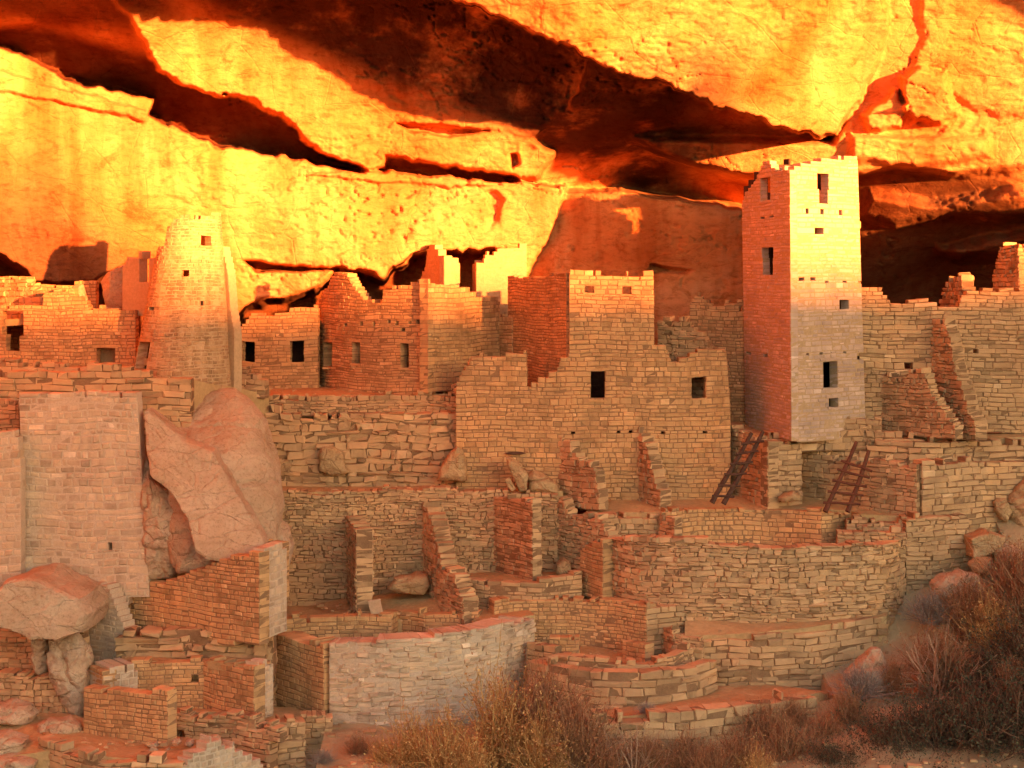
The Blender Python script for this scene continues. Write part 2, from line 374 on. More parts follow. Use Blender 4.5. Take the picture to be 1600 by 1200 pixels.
# ------------------------------------------------------------------ the alcove: one cliff sheet with true depth
def tps(ctrl):
    c = np.array(ctrl, float); n = len(c); sc = 500.0
    X = c[:, :2]/sc
    def U(r2): return 0.5*r2*np.log(r2+1e-9)
    d2 = ((X[:, None]-X[None])**2).sum(-1); A = np.zeros((n+3, n+3)); A[:n, :n] = U(d2)+np.eye(n)*0.002
    A[:n, n] = 1; A[:n, n+1:] = X; A[n, :n] = 1; A[n+1:, :n] = X.T
    w_ = np.linalg.solve(A, np.concatenate([c[:, 2], np.zeros(3)]))
    def f(px, py):
        x, y = px/sc, py/sc; o = w_[n]+w_[n+1]*x+w_[n+2]*y
        for i in range(n): o = o+w_[i]*U((x-X[i, 0])**2+(y-X[i, 1])**2)
        return o
    return f
def sdf(poly, px, py):
    """positive inside"""
    p = np.array(poly, float); d = np.full(px.shape, 1e18); ins = np.zeros(px.shape, bool)
    for i in range(len(p)):
        a, b = p[i], p[(i+1) % len(p)]; ex, ey = b-a; wx, wy = px-a[0], py-a[1]
        t = np.clip((wx*ex+wy*ey)/(ex*ex+ey*ey+1e-9), 0, 1); d = np.minimum(d, (wx-ex*t)**2+(wy-ey*t)**2)
        if a[1] != b[1]:
            c = ((a[1] > py) != (b[1] > py)) & (px < (b[0]-a[0])*(py-a[1])/(b[1]-a[1])+a[0]); ins ^= c
    d = np.sqrt(d); return np.where(ins, d, -d)
def axis(a, b, lo, hi, fine, coarse):
    L = [lo]
    while L[-1] < hi: L.append(L[-1]+(fine if a <= L[-1] <= b else coarse))
    return np.array(L)
gx = axis(-40, 1640, -2400, 2700, 2.4, 16); gy = axis(-30, 500, -900, 1500, 2.2, 14)
PX, PY = np.meshgrid(gx, gy)
jx = 14*fbm(PX/45, PY/45, 0, 5, 4); j2 = 3.2*fbm(PX/17, PY/14, 0, 9, 4)
ctl0 = [(-2400,-800,14),(-2400,0,18),(-2400,1500,19),(-1400,0,27),(-1400,1500,28.5),(0,1500,60),(1600,1500,70),(2700,1500,46),(-900,-800,22),(-900,0,36),(-900,400,38),(-500,-400,34),(-500,0,43),(0,-400,40),(0,0,51),(0,75,56),(200,0,52.5),(200,140,58.5),(400,0,53),(400,210,60),(560,265,61),
        (700,100,54),(700,0,51.5),(850,190,57),(1000,150,54.5),(1000,215,59),(1200,200,57.5),(1300,215,58),(900,-50,49),(400,-200,47.5),(1200,-200,47),(900,-800,30),(1600,-300,47),(1700,-800,30),(2700,-800,22),
        (1600,100,56),(400,500,65),(700,440,65),(1000,500,65),(1000,280,63),(1150,290,63),(1370,290,59.5),(1600,290,57.5),(1400,360,62),(1600,350,60),(1450,420,65),(1600,430,64),(1500,500,67),(0,440,60),(0,700,62),(800,700,66),(1600,700,68),(2700,300,44),(2700,700,48),(2200,300,54),(-900,700,39)]
Y = tps(ctl0)(PX, PY)
def layer(Y, poly, ctl, w=4, jag=1.0, add=None):
    m = sstep(-w, w, sdf(poly, PX, PY)+jag*(0.5*jx*0.6+j2))
    L = tps(ctl)(PX, PY) if add is None else Y+add
    return Y*(1-m)+L*m
# right-hand cliff
Y = layer(Y, [(990,214),(1300,222),(1320,190),(1340,100),(1390,-20),(1400,-900),(2800,-900),(2800,250),(1900,240),(1600,262),(1480,275),(1400,262),(1350,275),(1250,285),(1140,274),(1080,258),(1030,240)],
          [(1000,220,58),(1200,250,57.5),(1400,100,55),(1400,250,56.8),(1600,0,53.5),(1600,250,56),(2000,0,51),(2000,250,54),(2600,0,44),(1400,-400,47),(2000,-400,42),(1400,-900,32),(2700,-900,26),(2700,200,46)], 9, 0.25)
Y = layer(Y, [(1395,-60),(1440,-20),(1445,60),(1420,110),(1475,105),(1490,150),(1540,170),(1620,186),(1620,205),(1500,200),(1440,215),(1330,212),(1345,170),(1378,90)], None, 6, 1.2, 0.25)
Y = layer(Y, [(1408,118),(1440,108),(1478,112),(1486,150),(1500,175),(1470,192),(1430,180),(1410,150)], None, 6, 1.0, -1.3)
Y = layer(Y, [(1330,208),(1440,218),(1545,214),(1548,245),(1430,262),(1330,250)], None, 8, 0.4, -0.5)
Y = layer(Y, [(1350,180),(1400,140),(1412,170),(1405,195),(1360,205)], None, 5, 0.8, -0.9)
# ceiling with the sunlit tongue
Y = layer(Y, [(-200,-420),(60,-150),(160,-20),(222,62),(235,90),(255,112),(310,140),(345,150),(372,152),(440,180),(465,210),(500,235),(540,252),(572,266),(598,262),(606,245),(700,262),(840,285),(865,240),(830,215),(900,150),(1000,-100),(900,-900),(-300,-900)],
          [(225,60,52.6),(300,60,53.6),(310,140,54.6),(450,100,55.6),(160,-20,50),(440,175,56.2),(600,180,56.7),(600,255,57.2),(830,230,57.4),(500,0,53.3),(800,100,56),(900,-150,49),(60,-200,43),(900,-800,30),(-300,-800,26),(0,-400,38),(500,-300,44)], 5, 1.0)
# fallen block behind the houses
Y = layer(Y, [(885,300),(920,297),(960,296),(1010,302),(1100,315),(1160,325),(1260,330),(1260,640),(700,640),(740,470),(770,432),(800,385),(830,310)],
          [(880,300,58.0),(950,300,57.0),(1160,330,55.4),(1260,330,55.2),(1000,480,56.2),(820,450,58.8),(1000,640,56.2),(1160,600,55.6)], 5, 0.6)
Y = layer(Y, [(1020,415),(1060,420),(1090,422),(1060,428),(1020,424)], None, 2, 0.5, 0.6)
# lower back wall
Y = layer(Y, [(-1000,-140),(-500,-70),(0,76),(60,100),(130,132),(200,146),(240,156),(230,180),(290,205),(330,226),(400,237),(480,252),(560,268),(610,268),(700,274),(760,282),(830,284),(882,292),(872,332),(855,378),(822,430),(800,470),(780,620),(-300,1500),(-2500,1500),(-2500,-300)],
          [(-2400,0,17),(-2400,1500,18.5),(-1400,0,25),(-1400,1500,26),(-900,0,33),(-900,500,33.5),(-900,1500,34.5),(-450,1500,43),(-500,100,41.5),(-500,500,42.5),(-200,200,49.5),(-200,500,50.5),(0,100,53.4),(0,250,53.8),(0,430,54.6),(240,170,55.4),(240,300,55.6),(240,430,56.6),(450,260,57.0),(450,340,56.6),(450,430,57.6),(650,290,57.6),(650,360,57.2),(700,420,57.9),(870,300,57.3),(830,420,57.9)], 3, 0.9)
Y = layer(Y, [(-300,370),(0,400),(30,420),(50,445),(150,446),(185,425),(215,415),(215,640),(-300,640)], None, 8, 0.8, 4.5)
Y = layer(Y, [(362,530),(366,495),(395,478),(440,470),(500,446),(525,428),(560,428),(598,434),(625,415),(650,400),(668,392),(700,398),(725,402),(757,392),(790,396),(800,640),(362,640)], None, 7, 1.0, 6)
Y = layer(Y, [(374,404),(400,408),(450,416),(500,416),(540,420),(500,424),(450,425),(400,424)], None, 3, 0.5, 1.8)
Y = layer(Y, [(798,240),(808,240),(812,255),(800,262)], None, 3, 0.1, 0.9)
Y = layer(Y, [(760,300),(776,296),(786,312),(778,345),(765,352),(770,330)], None, 4, 0.8, 0.35)
Y = layer(Y, [(618,192),(680,196),(770,205),(700,212),(640,204)], None, 3, 0.4, 1.3)
# stepped beds at the head of the lower wall
Y = layer(Y, [(-40,98),(60,130),(150,150),(235,176),(225,188),(120,168),(0,142),(-60,130)], None, 2.5, 0.6, -0.35)
Y = layer(Y, [(600,262),(700,272),(790,288),(700,292),(600,285),(470,272)], None, 2.5, 0.6, -0.35)
# ledges in the dark recess at the right
Y = layer(Y, [(1360,300),(1450,318),(1600,296),(1700,300),(1700,330),(1560,342),(1480,338),(1400,352),(1340,340)], None, 12, 0.5, -1.2)
Y = layer(Y, [(1470,392),(1540,376),(1700,340),(1700,420),(1560,402),(1500,402)], None, 12, 0.5, -2.0)
# big overhanging slab in front, with its own dark underside
Y = layer(Y, [(-300,-260),(0,-150),(200,-92),(350,-66),(520,-54),(620,-40),(700,-2),(740,12),(800,36),(860,62),(900,82),(960,106),(1040,136),(1100,156),(1180,182),(1240,203),(1288,213),(1305,208),(1320,185),(1342,155),(1372,95),(1388,45),(1380,-10),(1366,-900),(-300,-900)],
          [(620,-40,48.0),(640,-90,46.5),(700,0,48.6),(900,82,48.9),(1074,148,51.0),(1290,210,52.8),(1380,50,52.0),(1380,-200,47.5),(900,-200,45),(520,-80,46.3),(500,-300,42),(350,-130,43.8),(200,-200,42.6),(200,-300,41),(0,-260,40),(-300,-500,32),(900,-900,28),(-300,-900,24)], 3, 1.0)
# buttress beyond the right edge of the view; it shades the recess
Y = layer(Y, [(1980,262),(2150,225),(2800,210),(2800,900),(2000,900)], [(2000,300,50),(2700,300,42),(2000,700,47),(2700,700,42)], 20, 1.0)
X0, Z0 = (PX-CX)/F*Y, (HY-PY)/F*Y
rim_m = np.exp(-((PX-700)/900)**2)
dsp = 0.24*fbm(X0/4.6, Z0/2.6, Y/3.5, 21, 2, 0.4)
ruf = np.clip(0.18+0.9*sstep(0.0, 0.5, fbm(X0/7, Z0/4, Y/7, 77, 2)), 0, 1)   # some of the face is smooth, some is broken
rdg = 1-abs(fbm(X0/2.2, Z0/1.1, Y/2.6, 33, 4, 0.55)); dsp += -0.14*np.clip(rdg-0.86, 0, 1)*3*ruf
bed = fbm(X0/6, Z0/0.45+0.25*X0, Y/6, 44, 3, 0.6); dsp += 0.05*bed*ruf
dsp += 0.05*ruf*fbm(X0/0.45, Z0/0.3, Y/0.5, 55, 3, 0.6)
tt = 3.2*fbm(X0/7, Z0/2.2+0.10*X0, Y/5, 131, 3, 0.4); dsp += 0.16*ruf*(np.floor(tt)+sstep(0.9, 1, tt-np.floor(tt)))/3.2   # flaked-off plates
ck = abs(fbm(X0/3.5+3, Z0/2.0+0.12*X0, Y/4, 101, 5, 0.55)); ckm = sstep(0.1, 0.6, vn(X0/2.5, Z0/2.0, Y/3, 103)+0.35)
dsp += 0.16*np.exp(-(ck/0.012)**2)*ckm
ck = abs(fbm(X0/1.3+9, Z0/0.5-0.1*X0, Y/2, 111, 4, 0.55)); ckm = sstep(0.25, 0.6, vn(X0/1.7, Z0/1.1, Y/3, 113))
dsp += 0.07*np.exp(-(ck/0.03)**2)*ckm
# honeycomb pits
pm = np.exp(-(((PX-600)/150)**2+((PY-330)/55)**2))+0.8*np.exp(-(((PX-450)/90)**2+((PY-440)/30)**2))+0.5*np.exp(-(((PX-1000)/140)**2+((PY-90)/50)**2))+0.15*ruf
pit = vn(X0/0.16, Z0/0.11, Y/0.2, 66)
dsp += 0.24*np.clip(pm, 0, 1)*sstep(0.30, 0.75, pit)+0.05*sstep(0.45, 0.8, vn(X0/0.5, Z0/0.16, Y/0.5, 67))
Y = Y+dsp
V = np.stack([(PX-CX)/F*Y, Y, (HY-PY)/F*Y], -1).reshape(-1, 3)
ny_, nx_ = PX.shape; i, j = np.meshgrid(np.arange(ny_-1), np.arange(nx_-1), indexing='ij')
Q = np.stack([i*nx_+j, (i+1)*nx_+j, (i+1)*nx_+j+1, i*nx_+j+1], -1).reshape(-1, 4)
def cliff_mat():
    # yellow-orange sandstone, water streaks, and shade painted into the ceiling, recesses and upper left corner
    m, n, l, b = newmat('alcove_sandstone')
    tc = n.new('ShaderNodeTexCoord'); vec = tc.outputs['Object']
    t = noise(n, l, vec, 0.16, 6, 0.6, 0.6)
    r = ramp(n, [(0.30, (0.45,0.135,0.032)), (0.42, (0.57,0.215,0.068)), (0.52, (0.64,0.29,0.11)), (0.60, (0.60,0.25,0.08)), (0.72, (0.48,0.155,0.042))]); l.new(t.outputs[0], r.inputs[0])
    st = noise(n, l, mapping(n, l, vec, (0.9, 0.3, 0.12), (0, math.radians(35), 0)), 1.0, 5, 0.6, 0.2)
    sr = ramp(n, [(0.38, (0.72,0.60,0.48)), (0.52, (1,1,1)), (0.7, (1.08,1.06,1.0))]); l.new(st.outputs[0], sr.inputs[0])
    col = mix(n, l, 0.8, r.outputs[0], sr.outputs[0], 'MULTIPLY')
    g = noise(n, l, mapping(n, l, vec, (1, 1, 2.2)), 3.2, 8, 0.7); gr = ramp(n, [(0.33, (0.62,0.55,0.5)), (0.5, (1,1,1)), (0.75, (1.1,1.08,1.04))]); l.new(g.outputs[0], gr.inputs[0])
    g2 = noise(n, l, mapping(n, l, vec, (1, 1, 1.6)), 0.8, 7, 0.72, 0.8); g2r = ramp(n, [(0.36, (0.58,0.44,0.34)), (0.44, (0.95,0.92,0.9)), (0.6, (1,1,1))]); l.new(g2.outputs[0], g2r.inputs[0])
    col = mix(n, l, 0.8, col, gr.outputs[0], 'MULTIPLY')
    col = mix(n, l, 0.75, col, g2r.outputs[0], 'MULTIPLY')
    sp = n.new('ShaderNodeSeparateXYZ'); l.new(vec, sp.inputs[0])
    def mr(sock, a, b_):
        q = n.new('ShaderNodeMapRange'); q.interpolation_type = 'SMOOTHSTEP'; q.inputs[1].default_value = a; q.inputs[2].default_value = b_; l.new(sock, q.inputs[0]); return q.outputs[0]
    def mul(a, b_):
        q = n.new('ShaderNodeMath'); q.operation = 'MULTIPLY'; l.new(a, q.inputs[0])
        if isinstance(b_, float): q.inputs[1].default_value = b_
        else: l.new(b_, q.inputs[1])
        return q.outputs[0]
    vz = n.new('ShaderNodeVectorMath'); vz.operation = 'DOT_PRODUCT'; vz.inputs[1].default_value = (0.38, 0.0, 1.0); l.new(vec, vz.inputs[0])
    vn_ = noise(n, l, vec, 0.35, 5, 0.65); shade_m = mul(mul(mul(mr(vz.outputs['Value'], 4.4, 5.4), mr(sp.outputs['Y'], 49.2, 51.2)), mr(sp.outputs['X'], 8.5, 5.0)), mr(vn_.outputs[0], 0.25, 0.5))  # mask for painted ceiling shade, laid along the slab's shadow edge
    col = mix(n, l, mul(mul(mr(sp.outputs['X'], 9.0, 11.0), mr(sp.outputs['Y'], 57.0, 58.6)), mr(vn_.outputs[0], 0.2, 0.42)), col, mix(n, l, 1.0, col, (0.30, 0.27, 0.30), 'MULTIPLY'))  # shade of the right-hand recess painted into the rock colour
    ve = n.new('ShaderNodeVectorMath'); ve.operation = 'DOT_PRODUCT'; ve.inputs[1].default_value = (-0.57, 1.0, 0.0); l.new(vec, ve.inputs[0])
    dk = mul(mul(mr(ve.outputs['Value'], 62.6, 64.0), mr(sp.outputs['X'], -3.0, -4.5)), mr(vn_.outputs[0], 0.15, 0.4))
    col = mix(n, l, dk, col, mix(n, l, 1.0, col, (0.30, 0.24, 0.28), 'MULTIPLY'))  # painted shade in the left-hand recesses
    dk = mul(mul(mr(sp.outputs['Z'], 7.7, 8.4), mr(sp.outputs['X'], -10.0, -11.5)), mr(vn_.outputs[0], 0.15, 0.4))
    col = mix(n, l, dk, col, mix(n, l, 1.0, col, (0.25, 0.22, 0.28), 'MULTIPLY'))  # painted shade over the upper left ceiling corner
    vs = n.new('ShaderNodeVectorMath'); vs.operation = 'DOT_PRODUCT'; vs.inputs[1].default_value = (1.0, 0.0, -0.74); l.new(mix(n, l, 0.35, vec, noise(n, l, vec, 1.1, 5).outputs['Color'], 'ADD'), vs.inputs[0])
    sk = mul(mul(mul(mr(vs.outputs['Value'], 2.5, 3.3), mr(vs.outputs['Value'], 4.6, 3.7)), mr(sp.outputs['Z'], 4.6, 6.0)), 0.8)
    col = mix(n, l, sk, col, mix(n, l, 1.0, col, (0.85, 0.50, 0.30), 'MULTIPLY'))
    col = mix(n, l, shade_m, col, mix(n, l, 1.0, col, (0.12, 0.11, 0.17), 'MULTIPLY'))  # ceiling shade multiplied into the colour
    l.new(col, b.inputs['Base Color'])
    f1 = noise(n, l, mapping(n, l, vec, (1, 1, 2.0)), 1.6, 8, 0.65, 0.3); f2 = noise(n, l, vec, 9, 8, 0.7)
    vo = n.new('ShaderNodeTexVoronoi'); vo.feature = 'DISTANCE_TO_EDGE'; vo.inputs['Scale'].default_value = 0.55
    l.new(mapping(n, l, mix(n, l, 0.12, vec, noise(n, l, vec, 1.5, 4).outputs['Color'], 'ADD'), (1, 1, 1.6)), vo.inputs['Vector'])
    vr = ramp(n, [(0.0, (0,0,0)), (0.02, (1,1,1))]); l.new(vo.outputs['Distance'], vr.inputs[0])
    nn = bump(n, l, f1.outputs[0], 0.6, 0.16); nn = bump(n, l, f2.outputs[0], 0.8, 0.05, nn)
    nn = bump(n, l, vr.outputs[0], 0.35, 0.05, nn)
    l.new(nn, b.inputs['Normal']); return m
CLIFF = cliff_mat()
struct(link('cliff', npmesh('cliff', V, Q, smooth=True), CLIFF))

# ------------------------------------------------------------------ canyon ground: hillside below the village, canyon, opposite rim
hp = [(-400,1150,40),(0,1200,38.6),(250,1230,37.5),(450,1215,39.5),(540,1170,41.5),(650,1185,41),(800,1165,42),(930,1200,40),(1100,1200,40.3),(1290,1125,42),(1290,1078,44.6),(1400,1102,43),(1600,1112,42.5),(1600,1082,44.5),(1390,1060,45.2),
      (1400,985,46.6),(1500,940,46.8),(1600,850,48),(1380,1000,46.4),(1560,1000,45.8),(1700,1110,42.5),(1700,780,50)]
hw = np.array([P(a, b, c) for a, b, c in hp]); hf = tps([(x*20, y*20, z) for x, y, z in hw])
q1 = np.concatenate([-np.geomspace(900, 40, 14), np.arange(-36, -22, 2.0), np.arange(-22, 24, 0.25), np.arange(24, 44, 2.0), np.geomspace(46, 900, 16)])
q2 = np.concatenate([-np.geomspace(1200, 24, 60), np.arange(-22, 30, 2.0), np.arange(30, 52, 0.25), np.arange(52, 90, 6.0), [150, 300, 700]])
GX, GY = np.meshgrid(q1, q2)
near = hf(np.clip(GX, -18, 19)*20, np.clip(GY, 37.5, 49)*20)
sd = np.array(to_sun[:2])/np.hypot(*to_sun[:2]); q = (GX*sd[0]+(GY-50)*sd[1]); pc = GX*(-sd[1])+(GY-50)*sd[0]
RIM = 230.0
rimz = -0.35+RIM*math.tan(SUN_EL)+0.15*fbm(pc/9, 0.5, 0, 91, 3)+2.0*sstep(1.2, -1.6, pc)+0.9*sstep(-4, -7, pc)-4.0*sstep(-17.5, -23, pc)
dn = 37.5-GY
can = np.where(dn > 0, near-1.5-0.62*np.clip(dn, 0, 60), near)
can = np.maximum(can, -42+2*fbm(GX/30, GY/30, 0, 3, 3))
back = sstep(RIM-70, RIM-1.0, q)**1.5; gz = can*(1-back)+rimz*back
gz = np.where(q > RIM, rimz-0.02*(q-RIM), gz)
gz = np.where(GY > 47.5, np.minimum(gz, np.where(GX > 14, near, -12.5)), gz)
gz = np.where((GY > 43.5) & (GX < 8.5), np.minimum(gz, -12.3), gz)
gz = np.where((GX < -4.9) & (GY > 37.4), np.minimum(gz, -12.9), gz)
gz = np.where(dn <= 0, gz+0.10*fbm(GX/1.2, GY/1.2, 0, 12, 4), gz)
V = np.stack([GX, GY, gz], -1).reshape(-1, 3); ny_, nx_ = GX.shape; i, j = np.meshgrid(np.arange(ny_-1), np.arange(nx_-1), indexing='ij')
Q = np.stack([i*nx_+j, i*nx_+j+1, (i+1)*nx_+j+1, (i+1)*nx_+j], -1).reshape(-1, 4)
GROUND = plain_mat('canyon_soil', (0.36,0.20,0.105), (0.50,0.31,0.18), 0.4, 4, 0.8, 0.1)
def ground_mat():     # bare soil by the ruin, dark juniper scrub over the canyon beyond
    m, n, l, b = newmat('canyon_ground'); tc = n.new('ShaderNodeTexCoord'); vec = tc.outputs['Object']
    t = noise(n, l, vec, 0.5, 6, 0.65); r = ramp(n, [(0.32, (0.36,0.21,0.095)), (0.68, (0.50,0.32,0.155))]); l.new(t.outputs[0], r.inputs[0])
    t2 = noise(n, l, vec, 0.25, 6, 0.7); r2 = ramp(n, [(0.4, (0.035,0.04,0.02)), (0.6, (0.09,0.065,0.035)), (0.75, (0.2,0.12,0.07))]); l.new(t2.outputs[0], r2.inputs[0])
    sx = n.new('ShaderNodeSeparateXYZ'); l.new(vec, sx.inputs[0]); mr = n.new('ShaderNodeMapRange'); mr.inputs[1].default_value = 37.0; mr.inputs[2].default_value = 40.0
    l.new(sx.outputs['Y'], mr.inputs[0]); l.new(mix(n, l, mr.outputs[0], r2.outputs[0], r.outputs[0]), b.inputs['Base Color'])
    t3 = noise(n, l, vec, 5, 8, 0.7); l.new(bump(n, l, t3.outputs[0], 0.8, 0.1), b.inputs['Normal']); return m
struct(link('ground', npmesh('ground', V, Q, smooth=False), ground_mat()))
# ------------------------------------------------------------------ terraces (the ground the rooms stand on)
FLOORS = []
def FL(pts, th=1.2, amp=0.03, mat=None, name='terrace_floor'): FLOORS.append(pts); return slab(name, pts, th, mat, amp=amp)
FL([(-120,46.9,588),(290,46.9,592),(420,50.9,616),(428,55,606),(-120,56,566)], 6)
FL([(405,51.5,617),(690,51.5,617),(735,51.5,616),(735,59,585),(405,59,590)], 6)
FL([(425,49.4,768),(880,49.5,768),(880,51.2,755),(425,51.2,757)], 4)
FL([(425,46.6,976),(560,46.7,974),(640,47.2,966),(725,46.6,968),(745,47.6,935),(890,48.0,915),(900,49.6,900),(430,49.9,938)], 3)
FL([(715,48.0,906),(810,47.4,908),(905,48.0,902),(950,48.0,900),(950,49.4,890),(715,49.4,893)], 2.5)
FL([(745,46.9,955),(800,47.3,948),(860,47.3,945),(940,47.2,946),(1000,46.5,950),(1010,47.4,935),(905,47.6,940),(720,47.6,945)], 3)
FL([(915,49.0,800),(1045,48.5,800),(1150,48.9,796),(1235,48.9,796),(1300,48.9,796),(1330,48.8,798),(1345,48.3,804),(1440,48.1,806),(1435,50.6,780),(1250,50.6,772),(930,50.4,775)], 4)
FL([(1120,51.6,664),(1185,49.6,680),(1243,50.0,682),(1256,51.0,680),(1300,51.0,682),(1450,50.1,684),(1560,50.3,684),(1720,50.6,680),(1720,54,650),(1120,54,645)], 6)
FL([(1070,46.2,962),(1070,45.2,992),(1180,45.0,990),(1285,45.5,977),(1385,46.3,964),(1400,48,930),(1200,48,940)], 3)
FL([(930,41.4,1122),(1060,41.5,1112),(1180,42.1,1097),(1270,42.8,1086),(1294,44.2,1082),(1250,45.3,1078),(1180,45.4,1066),(1110,45.2,1070),(860,43.6,1106)], 2, 0.05, name='path')
FL([(95,39.6,1168),(150,38.9,1182),(290,38.6,1190),(340,39.3,1160),(275,41.2,1150),(200,42.0,1135),(90,42.6,1112),(60,41,1140)], 3, 0.04)
FL([(-80,39.2,1196),(96,39.6,1172),(70,41,1142),(95,42.8,1112),(-80,43.0,1108)], 3, 0.06)
FL([(190,43.1,1036),(410,43.75,1030),(422,46,1000),(190,46.5,985)], 4)
FL([(200,42.6,1112),(330,42.4,1112),(430,42.0,1126),(500,43.2,1122),(460,44,1105),(200,44,1095)], 3)
FL([(1510,48.2,838),(1600,49.4,815),(1720,50,800),(1720,52,770),(1500,51,790)], 3)
FL([(1005,46.6,870),(1345,46.5,868),(1400,47.4,860),(1400,48.8,855),(1005,48.6,850)], 3, name='sunken_room_floor')
FL([(525,44.2,1055),(640,44.0,1055),(790,45.0,1030),(810,46.0,1025),(740,46.8,1020),(480,47.0,1020)], 2, name='sunken_room_floor')
FL([(830,44.3,1060),(930,43.6,1062),(1050,43.8,1060),(1085,45.2,1040),(1010,46.6,1010),(800,46.9,1010)], 2, name='sunken_room_floor')

# ------------------------------------------------------------------ upper row of houses
def building(name, px, Y, py, label, cat='building', group=None): return empty(name, P(px, py, Y), label, cat, group)
R = dict(mat=ST_RUB, h=0.12, L=(0.11, 0.32), prot=0.022, rec=0.034, gap=0.013, jit=0.015, hv=0.35, ragged=1.1)
FN = dict(mat=ST_FINE, h=0.11, L=(0.11, 0.27), prot=0.008, rec=0.014, gap=0.010, jit=0.006)
PL = dict(mat=ST_PALE, mortar=MORTAR_P, h=0.15, L=(0.12, 0.30), prot=0.010, rec=0.016, gap=0.034, jit=0.008)
RS = dict(mat=ROOM_SHADE, mortar=ROOM_SHADE, h=0.2, L=(0.3,0.7), prot=0.003, rec=0.004, gap=0.004, jit=0.003)  # inner and rear walls, darkened to stand for room shade
PLAS = plain_mat('tower_plaster', (0.46,0.265,0.13), (0.53,0.32,0.16), 0.8, 7, 0.5, 0.04)
TW = dict(mat=stone_mat('tower_sandstone', (0.55,0.36,0.245), 0.14, 0.05), mortar=PLAS, h=0.10, L=(0.14,0.34), prot=0.006, rec=0.006, gap=0.010, jit=0.006)
TWR = dict(TW, mat=stone_mat('round_tower_sandstone', (0.45,0.26,0.12), 0.16, 0.05, stain=0.25))
PR = dict(mat=PLAS, mortar=PLAS, h=0.14, L=(0.3,0.7), prot=0.003, rec=0.004, gap=0.004, jit=0.003)

b = building('house', 100, 50, 578, 'low house at the left edge with a T-shaped doorway', 'house')
wall('front_wall', [(-140,50.4),(212,50.0)], [(-140,482),(40,479),(66,478),(67,456),(115,455),(118,469),(134,470),(141,482),(212,487)], [(-140,586),(212,586)], parent=b, holes=[(3,485,36,526),(9,524,30,552),(151,544,178,568)], t=0.4, **FN)
wall('rear_wall', [(-140,54.3),(212,53.0)], [(-140,500),(212,500)], [(-140,590),(212,590)], parent=b, t=0.3, **FN)
slab('roof', [(-140,50.6,500),(212,50.4,498),(212,53.2,495),(-140,54.4,495)], 0.2, EARTH, parent=b)
slab('niche_back', [(148,50.55,543),(181,50.55,543),(181,50.7,543),(148,50.7,543)], 0.8, MORTAR, parent=b, amp=0, step=5)
wall('ruined_wall', [(-60,53.2),(62,51.4)], [(-60,415),(18,432),(40,432),(48,445),(60,470)], [(-60,500),(62,500)], t=0.35, label='dark broken wall stub above the T-shaped doorway', **R)
wall('ruined_wall', [(40,52.8),(150,52.6)], [(40,445),(95,444),(112,446),(120,440),(150,442)], [(40,500),(150,500)], t=0.3, label='thin wall strip behind the low house at far left', **FN)
rock('standing_slab', [(113,446),(130,443),(137,470),(141,486),(114,480)], 51.3, 0.5, 'upright narrow slab on the wall beside the dark doorway', 'slab', seed=4)
rock('boulder', [(158,440),(168,424),(182,416),(196,412),(203,440),(203,486),(170,488),(165,465)], 52.3, 1.5, 'angular dark boulder wedged left of the round tower', seed=5)
wall('ruined_wall', [(191,50.6),(246,49.8)], [(191,420),(198,405),(214,402),(216,396),(238,392),(246,395)], [(191,492),(246,492)], t=0.35, holes=[(217,402,232,440)], label='broken wall stub with a gap clinging to the round tower', **PR)

# round tower
b = building('round_tower', 285, 47.8, 612, 'tall tapering round tower with a broken top on the left', 'tower')
def circ(cx, Yc, r, n=24):
    x0 = (cx-CX)/F*Yc; out = []
    for k in range(n+1):
        a = math.pi+2*math.pi*k/n; X, Y_ = x0+r*math.cos(a), Yc+r*math.sin(a); out.append((CX+X/Y_*F, Y_))
    return out
zt0, zt1 = P(0, 612, 47.8)[2], P(0, 338, 47.8)[2]
wall('wall', circ(283, 49.2, 1.49), [(206,470),(212,452),(222,440),(232,412),(243,402),(245,388),(256,383),(258,352),(268,350),(272,341),(290,340),(333,338),(345,338),('s',.55,338),('s',.8,345),('s',.9,390),('s',.97,440)], [('s',0,615),('s',1,615)],
     t=0.3, toppath=circ(300, 49.2, 0.86), zref=(zt0, zt1), umax=0.5, parent=b, holes=[(314,367,330,384),(283,421,295,432),(214,533,231,578),(232,476,240,484),(313,473,318,478)], wave=0.012, **TWR)
slab('floor', [(225,48.6,560),(340,48.6,560),(330,50,555),(235,50,555)], 0.2, EARTH, parent=b)
slab('upper_floor', [(245,48.8,455),(338,48.8,455),(330,49.8,452),(250,49.8,452)], 0.2, EARTH, parent=b)
wall('wall_fin', [(345,49.5),(366,49.1)], [(345,384),(350,400),(356,428),(360,480),(366,520)], [(345,610),(366,610)], t=0.3, label='narrow plastered wall fin right of the round tower', **PR)
wall('low_wall', [(360,50.4),(414,50.2)], [(360,578),(384,582),(388,590),(413,592),(414,600)], [(360,622),(414,622)], t=0.4, label='short stepped wall at the foot of the round tower', **R)

# room with two dark windows
b = building('house', 430, 54, 612, 'recessed house with two small dark square windows', 'house')
wall('front_wall', [(356,54.2),(497,54.0)], [(356,516),(374,512),(388,492),(400,487),(425,490),(450,484),(497,478)], [(356,618),(497,618)], holes=[(378,532,397,562),(453,532,474,566)], parent=b, **FN)
slab('roof', [(375,54.4,518),(500,54.4,500),(500,59,500),(375,59,510)], 0.2, EARTH, parent=b)
wall('side_wall', [(360,57.5),(372,54.4)], [(360,520),(372,520)], [(360,600),(372,615)], parent=b, t=0.25, **FN)
wall('rear_wall', [(350,56.6),(510,56.4)], [(350,516),(510,500)], [(350,615),(510,610)], parent=b, t=0.2, **RS)

